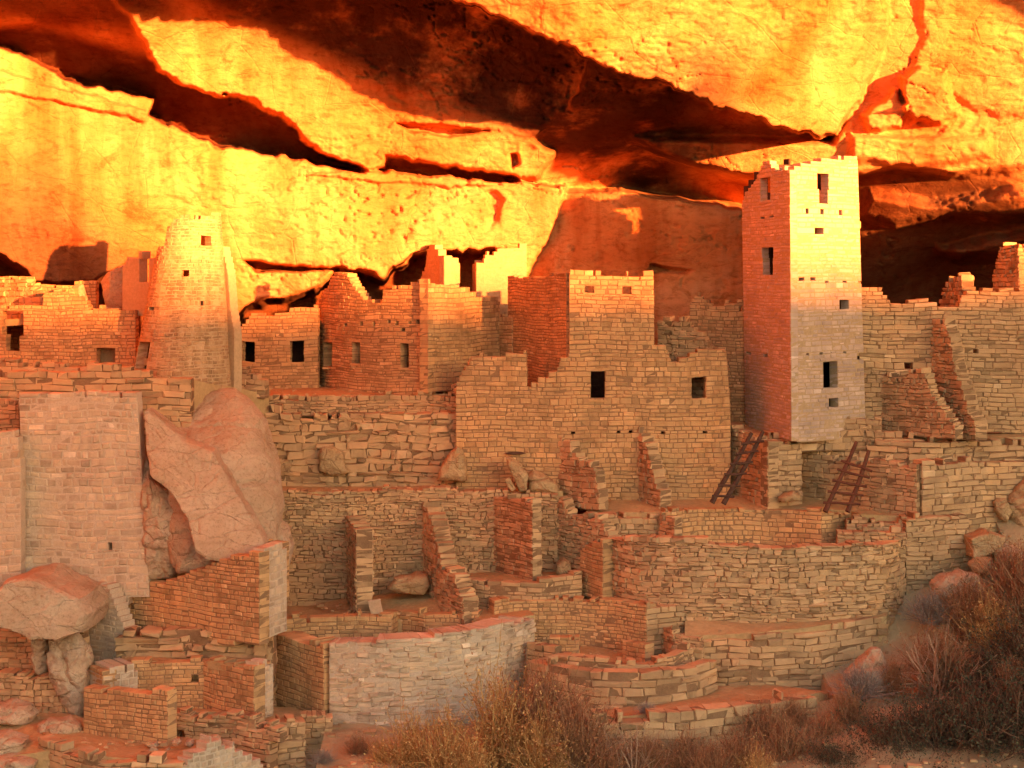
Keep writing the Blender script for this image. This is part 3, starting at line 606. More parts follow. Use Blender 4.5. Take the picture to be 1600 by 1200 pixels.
# curved orange house
b = building('house', 600, 52, 612, 'rounded house with three tall narrow windows glowing orange', 'house')
zc0, zc1 = P(0, 612, 53)[2], P(0, 440, 53)[2]
wall('curved_wall', [(488,56.6),(496,55.2),(515,54.0),(548,53.0),(600,52.1),(669,51.2)], [(488,482),(497,470),(512,448),(520,430),(533,424),(541,427),(549,441),(557,452),(567,466),(581,470),(582,475),(596,474),(598,452),(616,451),(640,446),(641,441),(669,440)],
     [(488,616),(669,616)], smooth=True, parent=b, holes=[(505,535,518,573),(550,534,562,570),(625,534,638,574),(538,504,542,511),(562,502,567,509),(582,502,585,507),(605,498,609,506),(617,502,622,509),(626,512,632,519),(638,502,642,508),(650,500,657,507)], t=0.4,
     mat=ST_FINE, h=0.09, L=(0.12,0.30), prot=0.006, rec=0.008, gap=0.008, jit=0.005)
wall('side_wall', [(669,51.0),(782,54.2)], [(669,440),(700,443),(730,448),(742,456),(748,463),(782,470)], [(669,614),(782,600)], parent=b, t=0.35, **FN)
wall('rear_wall', [(500,58.0),(770,57.0)], [(500,480),(770,470)], [(500,600),(770,600)], parent=b, t=0.3, **FN)
slab('roof', [(502,54.6,482),(600,52.8,482),(668,51.6,480),(770,54.4,478),(765,57,478),(500,58,484)], 0.2, EARTH, parent=b)
for q, (a, c, y) in enumerate(((504,520,574),(548,563,571),(623,640,575))):
    Yw = (54.0, 52.9, 51.65)[q]; slab('sill', [(a,Yw,y),(c,Yw-.1,y),(c,Yw+.35,y-1),(a,Yw+.45,y-1)], 0.06, ST_FINE, parent=b, amp=0.0, step=5)
b = building('ruined_room', 690, 56, 445, 'small broken room standing on the rounded house roof', 'ruin')
wall('side_wall', [(654,58.0),(694,55.8)], [(654,445),(664,420),(668,385),(672,377),(680,384),(688,398),(694,405)], [(654,470),(694,460)], parent=b, t=0.3, **PR)
wall('front_wall', [(694,55.8),(719,56.2)], [(694,404),(716,404),(719,408)], [(694,460),(719,462)], parent=b, t=0.3, **PR)
b = building('ruined_room', 780, 56, 490, 'pale broken upper room catching sunlight under the cave roof', 'ruin')
wall('side_wall', [(738,57.4),(744,56.0)], [(738,414),(744,410)], [(738,480),(744,500)], parent=b, t=0.3, **PR)
wall('front_wall', [(744,56.0),(823,56.3)], [(744,410),(757,408),(758,396),(768,395),(778,388),(792,389),(800,385),(823,385)], [(744,505),(823,505)], parent=b, t=0.35, **PR)
slab('roof', [(748,56.4,430),(822,56.6,430),(822,59.5,430),(748,59.5,430)], 0.15, EARTH, parent=b)
wall('ruined_wall', [(764,54.6),(800,53.6)], [(764,497),(775,492),(800,490)], [(764,600),(800,600)], t=0.3, label='low orange wall joining the rounded house to the square one', **FN)

# square house with its long lower front
b = building('great_house', 950, 50, 700, 'square flat-topped house with two small windows above one door', 'house')
wall('side_wall', [(793,54.0),(885,50.12)], [(793,434),(840,432),(870,429),(876,425),(888,425)], [(793,640),(888,640)], parent=b, t=0.35, mat=ST_FINE, h=0.09, L=(0.12,0.30), prot=0.005, rec=0.008, gap=0.008, jit=0.005)
wall('front_wall', [(712,50.2),(888,49.9),(1022,49.9),(1142,50.1)],
     [(712,602),(720,585),(732,572),(737,558),(744,554),(790,555),(822,552),(823,604),(838,604),(840,592),(850,590),(862,580),(872,574),(874,564),(888,560),(889,424),(940,427),(1000,430),(1003,423),(1021,422),(1022,540),(1040,542),(1048,560),(1058,562),(1066,556),(1085,552),(1100,545),(1132,541),(1136,560),(1139,600),(1142,660)],
     [(712,770),(860,785),(1142,790)], parent=b, t=0.4, holes=[(914,444,927,458),(972,446,985,460),(923,580,945,622),(1080,585,1102,622),(892,675,898,680),(963,672,969,678),(982,671,989,677),(1032,671,1038,676),(1098,672,1104,677)], wave=0.016, **FN)
wall('end_wall', [(1018,50.3),(1024,53.6)], [(1018,425),(1024,440)], [(1018,640),(1024,620)], parent=b, t=0.3, **FN) if False else None
wall('end_wall', [(1024,54.0),(1026,50.1)], [(1024,438),(1026,424)], [(1024,640),(1026,700)], parent=b, t=-0.3, mat=ST_FINE, h=0.10) if False else None
wall('rear_wall', [(800,54.4),(1005,54.0)], [(800,474),(1005,474)], [(800,640),(1005,640)], parent=b, t=0.3, **FN)
wall('inner_wall', [(730,52.6),(1120,52.6)], [(730,600),(840,570),(1010,560),(1040,590),(1120,592)], [(730,680),(1120,680)], parent=b, t=0.2, **RS)
slab('roof', [(892,50.4,468),(1018,50.4,470),(1004,54,466),(800,54.4,466)], 0.2, EARTH, parent=b)
slab('floor', [(715,50.6,628),(1140,50.6,632),(1120,54,625),(735,54,620)], 0.25, EARTH, parent=b)
wall('corner_wall', [(690,52.0),(737,50.2)], [(690,632),(700,622),(706,608),(716,598),(724,580),(737,556)], [(690,650),(737,690)], parent=b, t=0.45, **R)
wall('inner_wall', [(1027,51.9),(1110,50.9)], [(1027,500),(1070,499),(1090,512),(1100,522),(1110,545)], [(1030,640),(1112,660)], parent=b, t=0.3, **R)
slab('roof', [(1034,50.7,578),(1128,50.7,572),(1120,53.4,572),(1040,53.8,572)], 0.2, EARTH, parent=b)
b = building('ruined_wall', 1120, 52.5, 660, 'stepped pale wall between the square house and the square tower', 'wall')
wall('wall', [(1052,53.0),(1170,52.4)], [(1052,515),(1062,497),(1076,492),(1078,474),(1086,463),(1096,461),(1100,468),(1112,472),(1116,479),(1130,478),(1132,470),(1170,470)], [(1052,690),(1170,690)], parent=b, t=0.35, holes=[(1155,480,1159,486),(1166,546,1172,554)], **FN)

# square tower
b = building('square_tower', 1235, 49, 668, 'tall four-storey square tower reaching the cave roof', 'tower')
zT0, zT1 = P(0, 668, 49)[2], P(0, 260, 49)[2]
TWL = dict(TW); TWL['h'] = 0.1
wall('left_wall', [(1164,52.2),(1236.5,48.78)], [(1158,318),(1164,300),(1172,292),(1180,280),(1186,266),(1196,250),(1203,256),(1206,264),(1236,267)], [(1164,676),(1236,684)],
     toppath=[(1158,52.2),(1234,48.9)], zref=(zT0, zT1), t=0.24, parent=b, holes=[(1188,277,1203,314),(1190,385,1208,404),(1192,402,1207,432),(1188,336,1194,340),(1202,336,1208,340),(1166,550,1173,556),(1192,552,1199,558)], wave=0.01, **TW)
wall('front_wall', [(1243,48.93),(1353,50.6)], [(1241,266),(1250,264),(1252,258),(1266,256),(1268,250),(1282,249),(1284,245),(1342,245)], [(1243,684),(1353,682)],
     toppath=[(1241,49.03),(1341,50.5)], zref=(zT0, zT1), t=0.35, parent=b, holes=[(1277,270,1295,298),(1280,296,1293,318),(1273,352,1287,366),(1259,331,1263,335),(1282,331,1287,335),(1311,333,1316,336),(1248,437,1256,440),(1266,437,1274,440),(1289,438,1294,442),(1317,439,1322,443),(1341,438,1345,442),
     (1312,468,1326,484),(1286,563,1308,606),(1339,549,1349,562),(1260,548,1264,552),(1281,548,1285,552),(1318,548,1322,552),(1295,624,1309,636)], wave=0.01, **TW)
wall('rear_wall', [(1170,52.6),(1330,54.4)], [(1170,290),(1200,262),(1225,255),(1262,262),(1290,252),(1330,252)], [(1170,660),(1330,650)], parent=b, t=0.3, holes=[(1200,268,1212,300)], **RS)
wall('right_wall', [(1312,54.4),(1318,51.3)], [(1312,256),(1318,252)], [(1312,650),(1318,660)], parent=b, t=0.3, **RS)
for y in (345, 440, 545): slab('floor', [(1236,49.25,y),(1345,50.95,y),(1334,54.4,y-2),(1169,52.5,y-2)], 0.2, EARTH, parent=b)

# wall right of the tower
b = building('long_wall', 1470, 50.6, 670, 'long stone wall with a stepped crest right of the square tower', 'wall')
wall('wall', [(1342,50.9),(1500,50.8),(1720,50.9)], [(1342,448),(1376,450),(1380,462),(1392,470),(1430,473),(1442,468),(1456,474),(1470,480),(1496,480),(1502,462),(1512,455),(1530,452),(1600,451),(1720,448)], [(1352,676),(1720,676)], parent=b, t=0.4, holes=[(1413,570,1426,576),(1520,549,1527,553)], mat=ST_RUB, h=0.13, L=(0.18,0.45), prot=0.014, rec=0.022, gap=0.014, jit=0.010)
wall('buttress_wall', [(1450,51.0),(1524,48.9)], [(1450,504),(1472,504),(1480,512),(1486,540),(1492,570),(1500,600),(1508,625),(1516,645),(1524,665)], [(1450,676),(1524,680)], t=0.45, label='tall tapering orange buttress against the long right wall', **R)
wall('buttress_wall', [(1376,50.9),(1492,48.7)], [(1376,592),(1396,592),(1412,586),(1420,574),(1434,574),(1446,590),(1454,612),(1466,632),(1480,650),(1492,664)], [(1376,676),(1492,686)], t=0.4, holes=[], label='stepped orange buttress left of the tallest buttress, small blocked niche', **R)
wall('ruined_wall', [(1468,53.6),(1506,51.6)], [(1468,470),(1478,446),(1488,430),(1496,430),(1506,452)], [(1468,500),(1506,500)], t=0.4, label='pointed dark red wall stub above the long right wall', **R)
wall('ruined_wall', [(1550,52.8),(1591,51.2)], [(1550,440),(1556,410),(1562,384),(1576,378),(1584,384),(1591,388)], [(1550,470),(1591,470)], t=0.4, label='red wall stub at the right edge on the long wall', **R)
wall('ruined_wall', [(1591,51.2),(1720,51.4)], [(1591,386),(1720,384)], [(1591,470),(1720,470)], t=0.35, label='pale wall panel beside the red stub at the right edge', **R)
wall('low_wall', [(1284,50.2),(1378,49.9)], [(1284,652),(1310,648),(1330,655),(1378,650)], [(1284,684),(1378,684)], t=0.35, label='low rubble footing at the square tower foot', **R)

# ------------------------------------------------------------------ middle terraces
wall('retaining_wall', [(405,51.1),(712,51.1)], [(405,619),(540,616),(712,618)], [(405,650),(712,650)], t=0.5, label='low upper band of wall beneath the rounded house', **R)
wall('retaining_wall', [(414,50.6),(560,50.7),(716,50.5)], [(414,648),(430,640),(470,645),(600,646),(680,645),(700,642),(716,650)], [(414,775),(716,772)], t=0.6, h=0.16, L=(0.14,0.46), prot=0.04, rec=0.055, gap=0.025, jit=0.036, hv=0.5, mat=ST_RUB, label='rough rubble wall with large tumbled stones below the rounded house')
wall('retaining_wall', [(433,49.1),(600,49.25),(872,49.1)], [(433,769),(560,766),(720,764),(760,768),(872,775)], [(433,960),(872,925)], t=0.5, wave=0.03, h=0.13, L=(0.11,0.36), prot=0.026, rec=0.04, gap=0.015, jit=0.018, hv=0.4, mat=ST_RUB, label='long retaining wall behind the row of short buttresses')
wall('buttress_wall', [(540,49.3),(556,47.2)], [(540,812),(548,812),(556,826)], [(540,950),(556,966)], t=0.5, label='leftmost thin rubble buttress with a crumbling stone end', **R)
wall('buttress_wall', [(659,49.3),(690,47.4)], [(659,784),(668,800),(676,822),(684,855),(690,888)], [(659,930),(690,950)], t=0.5, label='sloping wedge-shaped buttress second from the left', **R)
wall('stub_wall', [(688,47.3),(724,46.2)], [(688,892),(706,890),(714,912),(724,934)], [(688,970),(724,990)], t=0.5, label='low stepped stub ending at the round room rim', **R)
wall('buttress_wall', [(770,49.2),(832,47.4)], [(770,776),(800,779),(832,783)], [(770,915),(832,910)], t=0.32, label='tall plastered orange buttress with a pale stone end', h=0.10, L=(0.14,0.3), mat=ST_RUB, prot=0.012, rec=0.012, gap=0.010, jit=0.01)
wall('buttress_wall', [(868,49.2),(952,47.4)], [(868,772),(874,778),(882,795),(892,804),(932,806),(940,818),(952,838)], [(868,920),(952,930)], t=0.4, label='stepped orange rubble wall left of the big round rim', **R)
wall('stub_wall', [(906,47.9),(942,47.0)], [(906,862),(916,852),(942,842)], [(906,930),(942,940)], t=0.4, label='narrow grey pier against the stepped orange wall', **FN)
wall('ring_wall', [(715,47.6),(760,47.1),(810,46.9),(860,47.0),(910,47.5)], [(715,908),(760,910),(820,908),(880,900),(910,890)], [(715,950),(910,945)], smooth=True, t=0.35, label='low curved kerb wall between the buttresses and the rear court', mat=ST_RUB, h=0.12, L=(0.2,0.45), prot=0.01, rec=0.012, gap=0.012)
for pts, lab in (((862,50.2,936,48.8), 'stepped triangular buttress under the square house door'),):
    wall('buttress_wall', [(862,50.2),(936,48.6)], [(862,674),(872,682),(886,694),(898,704),(906,718),(918,726),(930,734),(932,760),(936,775)], [(862,770),(936,798)], t=0.4, label=lab, **R)
wall('buttress_wall', [(988,50.2),(1031,48.8)], [(988,672),(998,672),(1006,684),(1012,712),(1020,738),(1031,770)], [(988,790),(1031,792)], t=0.42, label='narrow triangular buttress below the right window of the square house', **R)
wall('ruined_wall', [(1122,51.4),(1200,48.9)], [(1122,664),(1134,664),(1146,672),(1176,686),(1200,688)], [(1122,780),(1200,794)], t=0.4, label='orange rubble wall behind the dark leaning ladder', **R)
wall('ruined_wall', [(1200,48.9),(1254,49.5)], [(1200,688),(1254,692)], [(1200,794),(1254,790)], t=0.4, label='coursed block wall between the two ladders', mat=ST_RUB, h=0.14, L=(0.2,0.4), prot=0.02, rec=0.03, gap=0.018, jit=0.015)
wall('retaining_wall', [(1200,49.6),(1330,50.0),(1445,49.6)], [(1200,678),(1250,676),(1330,675),(1445,682)], [(1200,700),(1445,705)], t=0.5, label='low orange kerb wall under the square tower', **R)
wall('retaining_wall', [(1290,50.3),(1436,49.2),(1560,49.7),(1740,50)], [(1290,692),(1400,692),(1436,690),(1560,688),(1570,694),(1740,690)], [(1290,740),(1436,735),(1740,800)], t=0.6, h=0.14, L=(0.18,0.5), prot=0.035, rec=0.05, gap=0.03, jit=0.025, mat=ST_RUB, label='coarse dry-stone band running to the right edge')
b = building('sunken_room', 1400, 48, 800, 'orange sided square room with the reddish ladder leaning in it', 'room')
wall('left_wall', [(1252,50.5),(1433,47.92)], [(1252,700),(1268,702),(1272,706),(1300,704),(1301,722),(1350,720),(1434,722)], [(1252,790),(1434,812)], parent=b, t=0.4, **R)
wall('front_wall', [(1441,47.96),(1514,48.6),(1740,50.4)], [(1441,723),(1510,722),(1560,724),(1600,716),(1740,712)], [(1441,830),(1514,850),(1740,850)], parent=b, t=0.45, mat=ST_RUB, h=0.14, L=(0.18,0.42), prot=0.02, rec=0.03, gap=0.016, jit=0.014)
# big round room at the right
b = building('round_room', 1200, 46, 960, 'large round sunken room with a broad curved outer wall', 'room')
wall('rear_wall', [(1040,48.3),(1120,48.75),(1200,48.75),(1284,48.1)], [(1040,798),(1120,797),(1200,797),(1284,799)], [(1040,880),(1284,880)], smooth=True, parent=b, t=0.4, **FN)
wall('rear_wall', [(1284,48.1),(1322,48.5)], [(1284,800),(1322,806)], [(1284,880),(1322,880)], parent=b, t=0.4, holes=[], **FN)
wall('rear_wall', [(935,48.2),(990,48.3),(1036,48.6)], [(935,806),(960,808),(1000,804),(1036,806)], [(935,860),(1036,860)], parent=b, t=0.5, **R)
wall('pier', [(1030,48.3),(1054,47.7)], [(1030,804),(1054,812)], [(1030,870),(1054,870)], parent=b, t=0.3, **R)
wall('outer_wall', [(936,48.2),(960,47.1),(1000,46.4),(1070,46.0),(1150,45.9),(1240,45.9),(1320,46.1),(1385,46.6),(1416,47.5)], [(936,838),(958,840),(980,836),(1010,838),(1060,843),(1120,849),(1180,853),(1250,855),(1330,851),(1385,848),(1416,842)], [(936,950),(1070,990),(1240,990),(1416,1000)], smooth=True, parent=b, t=0.5, ragged=0.3, h=0.12, L=(0.11,0.34), prot=0.028, rec=0.04, gap=0.015, jit=0.020, hv=0.45, mat=ST_RUB)
wall('bench_wall', [(1322,47.9),(1418,47.7)], [(1322,812),(1332,808),(1360,812),(1418,810)], [(1322,860),(1418,860)], parent=b, t=0.5, **R)
wall('bench_wall', [(1308,47.3),(1416,47.1)], [(1308,826),(1340,829),(1416,828)], [(1308,870),(1416,870)], parent=b, t=0.35, **R)
wall('retaining_wall', [(1416,47.5),(1516,48.0)], [(1416,808),(1470,806),(1514,806),(1516,830)], [(1416,990),(1516,920)], t=0.5, h=0.14, L=(0.16,0.4), prot=0.025, rec=0.035, gap=0.018, jit=0.018, mat=ST_RUB, label='coursed stone wall stepping down to the right-hand bushes')
# court with the stone kerb ring
b = building('sunken_room', 960, 45, 1040, 'small round sunken room with a double low stone rim in front', 'room')
wall('rear_wall', [(772,46.4),(830,46.8),(900,46.8),(950,46.5),(1010,45.6)], [(772,941),(860,937),(950,938),(1010,945)], [(772,1070),(1010,1080)], smooth=True, parent=b, t=0.45, **FN)
wall('side_wall', [(1010,45.6),(1070,46.0)], [(1010,946),(1070,948)], [(1010,1080),(1070,1070)], parent=b, t=0.45, mat=ST_RUB, h=0.13, L=(0.2,0.42), prot=0.02, rec=0.03, gap=0.014)
wall('corner_stones', [(1030,46.0),(1050,45.2),(1098,44.9)], [(1030,988),(1050,985),(1080,990),(1098,1000)], [(1030,1060),(1098,1060)], parent=b, t=0.3, **R)
wall('inner_rim', [(822,44.9),(848,44.4),(880,44.0),(930,43.7),(1000,43.6),(1050,43.9),(1078,44.6),(1092,45.3)], [(822,1006),(852,1012),(866,1014),(868,1022),(930,1030),(1000,1036),(1050,1026),(1078,1012),(1092,1000)], [(822,1080),(930,1090),(1092,1080)], smooth=True, parent=b, t=0.35, ragged=0.3, h=0.16, L=(0.25,0.6), prot=0.03, rec=0.03, gap=0.02, jit=0.02, mat=ST_RUB)
slab('rim_ledge', [(846,43.9,1040),(900,43.3,1047),(1000,43.1,1052),(1080,43.6,1045),(1112,44.2,1034),(1092,45.2,1030),(1000,43.9,1045),(880,44.2,1038)], 0.5, EARTH, parent=b)
wall('outer_rim', [(824,43.9),(860,43.4),(920,42.9),(1000,42.7),(1075,43.1),(1120,44.2)], [(824,1036),(858,1036),(862,1042),(930,1050),(1000,1052),(1075,1045),(1120,1030)], [(824,1110),(920,1130),(1120,1100)], smooth=True, parent=b, t=0.4, ragged=0.3, h=0.17, L=(0.22,0.55), prot=0.03, rec=0.04, gap=0.02, jit=0.02, mat=ST_RUB)
wall('inner_block', [(858,45.6),(905,45.5)], [(858,993),(905,994)], [(858,1040),(905,1040)], parent=b, t=0.35, **FN)
wall('inner_block', [(972,45.6),(1008,44.9)], [(972,999),(1008,1006)], [(972,1060),(1008,1060)], parent=b, t=0.35, **FN)
wall('retaining_wall', [(1092,45.1),(1182,44.8),(1285,45.4),(1388,46.3)], [(1092,998),(1182,996),(1285,981),(1388,965)], [(1092,1090),(1182,1090),(1285,1100),(1388,1060)], t=0.5, wave=0.03, ragged=0.3, h=0.14, L=(0.18,0.48), prot=0.022, rec=0.03, gap=0.016, jit=0.016, mat=ST_RUB, label='sloping terrace wall below the broad curved wall')
wall('retaining_wall', [(918,40.9),(1060,41.1),(1180,41.7),(1276,42.5)], [(918,1130),(930,1122),(1000,1122),(1060,1115),(1120,1106),(1180,1101),(1220,1092),(1276,1088)], [(918,1240),(1276,1180)], t=0.45, ragged=0.3, h=0.19, L=(0.22,0.6), prot=0.03, rec=0.045, gap=0.022, jit=0.022, mat=ST_RUB, label='large-block kerb wall in front of the sloping earth path')

# front round room
b = building('round_room', 640, 45, 1100, 'front round room with a tall pale curved wall and wide rim', 'room')
wall('left_wall', [(422,45.0),(506,43.1)], [(422,994),(470,1001),(506,1006)], [(422,1140),(506,1170)], parent=b, t=0.7, **FN)
wall('front_wall', [(514,43.06),(600,42.9),(700,43.3),(780,44.2),(836,45.6)], [(514,1006),(600,1000),(700,989),(780,976),(836,965)], [(514,1220),(700,1220),(836,1150)], parent=b, smooth=True, t=0.75, ragged=0.3, h=0.12, L=(0.14,0.42), prot=0.022, rec=0.024, gap=0.016, jit=0.018, mat=ST_PALE, mortar=MORTAR_P)
wall('rear_wall', [(444,46.3),(520,46.5),(612,46.5)], [(444,966),(520,964),(612,960)], [(444,1040),(612,1040)], parent=b, t=0.4, **FN)
wall('rear_wall', [(612,46.5),(624,47.2)], [(612,960),(624,957)], [(612,1040),(624,1040)], parent=b, t=0.4, **FN)
wall('rear_wall', [(622,47.2),(664,46.6)], [(622,957),(664,959)], [(622,1040),(664,1040)], parent=b, t=0.3, **FN)
wall('rear_wall', [(664,46.6),(748,46.3)], [(664,960),(748,958)], [(664,1040),(748,1040)], parent=b, t=0.4, **FN)
slab('rim', [(740,46.2,966),(790,45.4,972),(836,46.0,960),(820,47.2,948),(760,47.3,950)], 1.0, EARTH, parent=b)
wall('stub_wall', [(434,41.4),(478,41.6)], [(434,1132),(452,1124),(478,1130)], [(434,1260),(478,1260)], t=0.5, label='ragged stone jamb beside the low dark doorway', **R)
wall('stub_wall', [(470,42.2),(520,42.3)], [(470,1118),(506,1116),(520,1124)], [(470,1260),(520,1260)], t=0.5, label='low grey footing at the left foot of the pale curved wall', **R)

# ------------------------------------------------------------------ left side
wall('retaining_wall', [(-120,46.8),(299,46.8)], [(-120,590),(0,586),(36,580),(130,582),(136,574),(150,570),(204,580),(240,586),(262,592),(299,590)], [(-120,680),(299,680)], t=0.5, h=0.16, L=(0.2,0.55), prot=0.03, rec=0.04, gap=0.02, jit=0.02, mat=ST_RUB, label='rough wall carrying the terrace in front of the round tower')
wall('low_wall', [(-100,48.0),(205,47.8)], [(-100,560),(22,563),(42,570),(150,572),(205,574)], [(-100,600),(205,600)], t=0.4, label='low crumbled wall at the foot of the T-door house', **R)
b = building('high_wall', 120, 45, 905, 'high pale plastered block wall at the left with mortar bands', 'wall')
zq0, zq1 = P(0, 905, 45)[2], P(0, 615, 45)[2]
wall('wall', [(37,45.2),(232,44.9)], [(29,622),(40,616),(130,612),(180,614),(214,616)], [(37,960),(232,925)], toppath=[(29,45.3),(214,45.1)], zref=(zq0, zq1), parent=b, t=0.5, holes=[(168,852,174,858)], wave=0.03, **PL)
wall('high_wall', [(-120,44.7),(33,44.7)], [(-120,672),(28,676),(29,706),(33,720)], [(-120,1000),(33,1000)], t=0.45, label='pale wall at the left edge split off by a dark crack', wave=0.03, **PL)
wall('ruined_wall', [(-120,46.3),(30,46.2)], [(-120,622),(6,626),(20,622),(30,630)], [(-120,730),(30,730)], t=0.3, label='dark recessed wall above the split left wall', **R)
b = building('ruined_room', 405, 43, 990, 'roofless corner room with a bright pale end face', 'ruin')
wall('left_wall', [(166,45.9),(405,42.7)], [(166,906),(200,906),(236,911),(272,909),(280,900),(290,895),(318,888),(336,880),(345,874),(384,868),(400,860),(406,858)], [(166,985),(210,1000),(406,1000)], parent=b, t=0.4, wave=0.015, **FN)
wall('end_wall', [(413,42.88),(449,43.9)], [(413,858),(412,852),(449,850)], [(413,998),(449,985)], parent=b, t=0.35, **PL)
wall('rear_wall', [(284,46.0),(440,44.3)], [(284,850),(384,850),(420,846),(440,850)], [(284,930),(440,930)], parent=b, t=0.35, **FN)
wall('low_wall', [(70,45.7),(170,45.2)], [(70,886),(80,886),(82,896),(104,896),(106,904),(170,908)], [(70,960),(170,960)], t=0.35, label='thin low wall above the perched boulder', **FN)
wall('ruined_wall', [(128,44.9),(206,44.1)], [(128,930),(150,912),(166,908),(176,930),(190,965),(206,1004)], [(128,1060),(206,1050)], t=0.5, label='pale triangular masonry slope right of the perched boulder', **PL)
wall('retaining_wall', [(180,43.9),(426,43.5)], [(180,988),(426,988)], [(180,1050),(426,1050)], t=0.5, h=0.16, L=(0.2,0.6), prot=0.06, rec=0.05, gap=0.03, jit=0.035, mat=ST_RUB, label='rough footing stones beneath the corner room')
wall('ruined_wall', [(414,43.3),(436,45.2)], [(414,996),(424,1004),(436,992)], [(414,1140),(436,1130)], t=0.3, label='crumbling dark masonry return between pier and front round room', **R)
wall('retaining_wall', [(205,43.0),(330,43.1)], [(205,1033),(330,1031)], [(205,1130),(330,1130)], t=0.4, holes=[(298,1054,309,1067)], label='low wall pierced by one tiny square hole', **FN)
b = building('stone_block', 160, 42.4, 1070, 'low box-shaped masonry block behind the long dark slab wall', 'masonry block')
wall('side_wall', [(139,43.0),(160,42.3)], [(139,1040),(160,1050)], [(139,1110),(160,1110)], parent=b, t=0.4, **FN)
wall('front_wall', [(160,42.3),(216,42.9)], [(160,1050),(216,1035)], [(160,1110),(216,1110)], parent=b, t=0.9, **PL)
b = building('stone_pier', 400, 42, 1115, 'square tapering masonry pier beside the low pierced wall', 'pier')
wall('left_wall', [(317,43.1),(397,41.92)], [(317,1032),(398,1043)], [(317,1130),(398,1135)], parent=b, t=0.4, **FN)
wall('right_wall', [(404,42.06),(428,42.7)], [(404,1043),(428,1034)], [(404,1135),(428,1135)], parent=b, t=0.4, **PL)
slab('top', [(324,42.9,1032),(398,42.1,1042),(424,42.7,1034),(400,43.3,1030)], 0.2, EARTH, parent=b)
wall('ruined_wall', [(268,42.0),(350,41.6),(410,41.0),(437,40.7)], [(268,1108),(330,1116),(390,1126),(416,1130),(430,1138),(437,1156)], [(268,1280),(437,1290)], smooth=True, t=0.35, holes=[(275,1138,287,1156),(420,1160,436,1240)], label='dark low wall with a doorway at the bottom of the ruin', **R)
wall('garden_wall', [(130,41.1),(262,40.0)], [(130,1076),(200,1079),(262,1086)], [(130,1160),(262,1178)], t=0.38, label='free-standing dark slab wall with a pale right end', **FN)
wall('retaining_wall', [(58,39.8),(100,39.2),(150,38.6),(286,38.3)], [(58,1164),(100,1172),(150,1182),(286,1194)], [(58,1300),(286,1300)], t=0.4, smooth=True, label='curving dark parapet at the bottom left corner', **R)
wall('retaining_wall', [(286,38.3),(412,40.2)], [(286,1194),(318,1168),(330,1154),(346,1154),(348,1164),(366,1166),(368,1176),(388,1180),(412,1190)], [(286,1300),(412,1300)], t=0.4, label='pale stepped parapet end at the bottom edge', **PL)
wall('low_wall', [(-60,43.0),(110,42.6)], [(-60,1052),(60,1056),(110,1070)], [(-60,1130),(110,1130)], t=0.5, label='shadowed rubble wall under the perched boulder', **R)
wall('ruined_wall', [(-60,44.2),(130,43.6)], [(-60,960),(130,980)], [(-60,1080),(130,1090)], t=0.4, label='dark wall behind the two propping boulders', **R)

# ------------------------------------------------------------------ boulders and slabs
rock('boulder', [(297,622),(330,612),(352,612),(380,632),(405,655),(420,690),(432,720),(440,755),(446,790),(440,850),(380,870),(300,880),(250,800),(240,700),(270,650)], 46.9, 3.0, 'smooth rounded dome boulder under the round tower', seed=11, rough=0.07, cuts=2, res=110, mat=BOULD, lean=(0.1, 0.6))
rock('boulder', [(219,640),(236,650),(285,690),(330,706),(365,760),(395,800),(421,840),(419,868),(380,872),(335,862),(318,850),(300,805),(268,762),(240,742),(225,700)], 44.7, 0.9, 'huge tilted flat slab leaning right of the high pale wall', 'boulder', seed=12, rough=0.035, lean=(0.12, 0.5), box=True, res=110)
rock('boulder', [(222,700),(236,742),(262,762),(286,800),(302,830),(300,862),(268,905),(232,905),(224,860),(220,780)], 45.3, 1.2, 'fractured boulder tucked beneath the huge tilted slab', seed=13, res=80, rough=0.08, cuts=5)
rock('boulder', [(398,822),(412,808),(436,810),(452,826),(460,852),(455,878),(446,900),(410,880),(396,850)], 46.6, 1.5, 'rounded knob of rock at the lower end of the dome boulder', seed=14, rough=0.06, cuts=2)
rock('boulder', [(5,960),(10,925),(28,898),(60,892),(75,894),(110,912),(140,926),(156,948),(150,975),(128,980),(110,986),(70,982),(40,966)], 43.3, 2.6, 'large angular boulder perched on two upright stones', seed=15, res=80, box=True, lean=(0.15,0.25), rough=0.07, cuts=8, pw=0.6)
rock('boulder', [(77,990),(98,985),(120,988),(135,1010),(139,1060),(134,1090),(130,1132),(118,1128),(104,1105),(84,1060),(74,1030)], 42.9, 1.2, 'tall pale pointed boulder propping the perched boulder', seed=16, res=70, rough=0.08, cuts=5)
rock('boulder', [(51,992),(74,988),(77,1010),(74,1050),(68,1058),(58,1046),(52,1015)], 43.3, 0.7, 'small narrow stone propping the perched boulder on the left', seed=17, cuts=3)
rock('boulder', [(58,1128),(75,1122),(108,1120),(126,1132),(128,1150),(112,1160),(70,1168),(57,1150)], 41.2, 1.0, 'pale cracked block left of the dark slab wall', seed=18, cuts=7, pw=0.5)
rock('boulder', [(-20,1096),(20,1094),(48,1102),(60,1116),(50,1130),(0,1128),(-20,1120)], 41.8, 1.3, 'rounded brown boulder at the left edge above the fallen slabs', seed=19, cuts=5)
rock('boulder', [(-20,1150),(10,1146),(40,1156),(36,1172),(10,1182),(-20,1178)], 40.0, 1.0, 'pointed fallen slab at the left edge', seed=20, cuts=7, pw=0.5)
rock('boulder', [(-20,1184),(30,1180),(56,1190),(50,1215),(-20,1220)], 39.4, 1.0, 'lowest fallen slab in the bottom left corner', seed=21, cuts=7, pw=0.5)
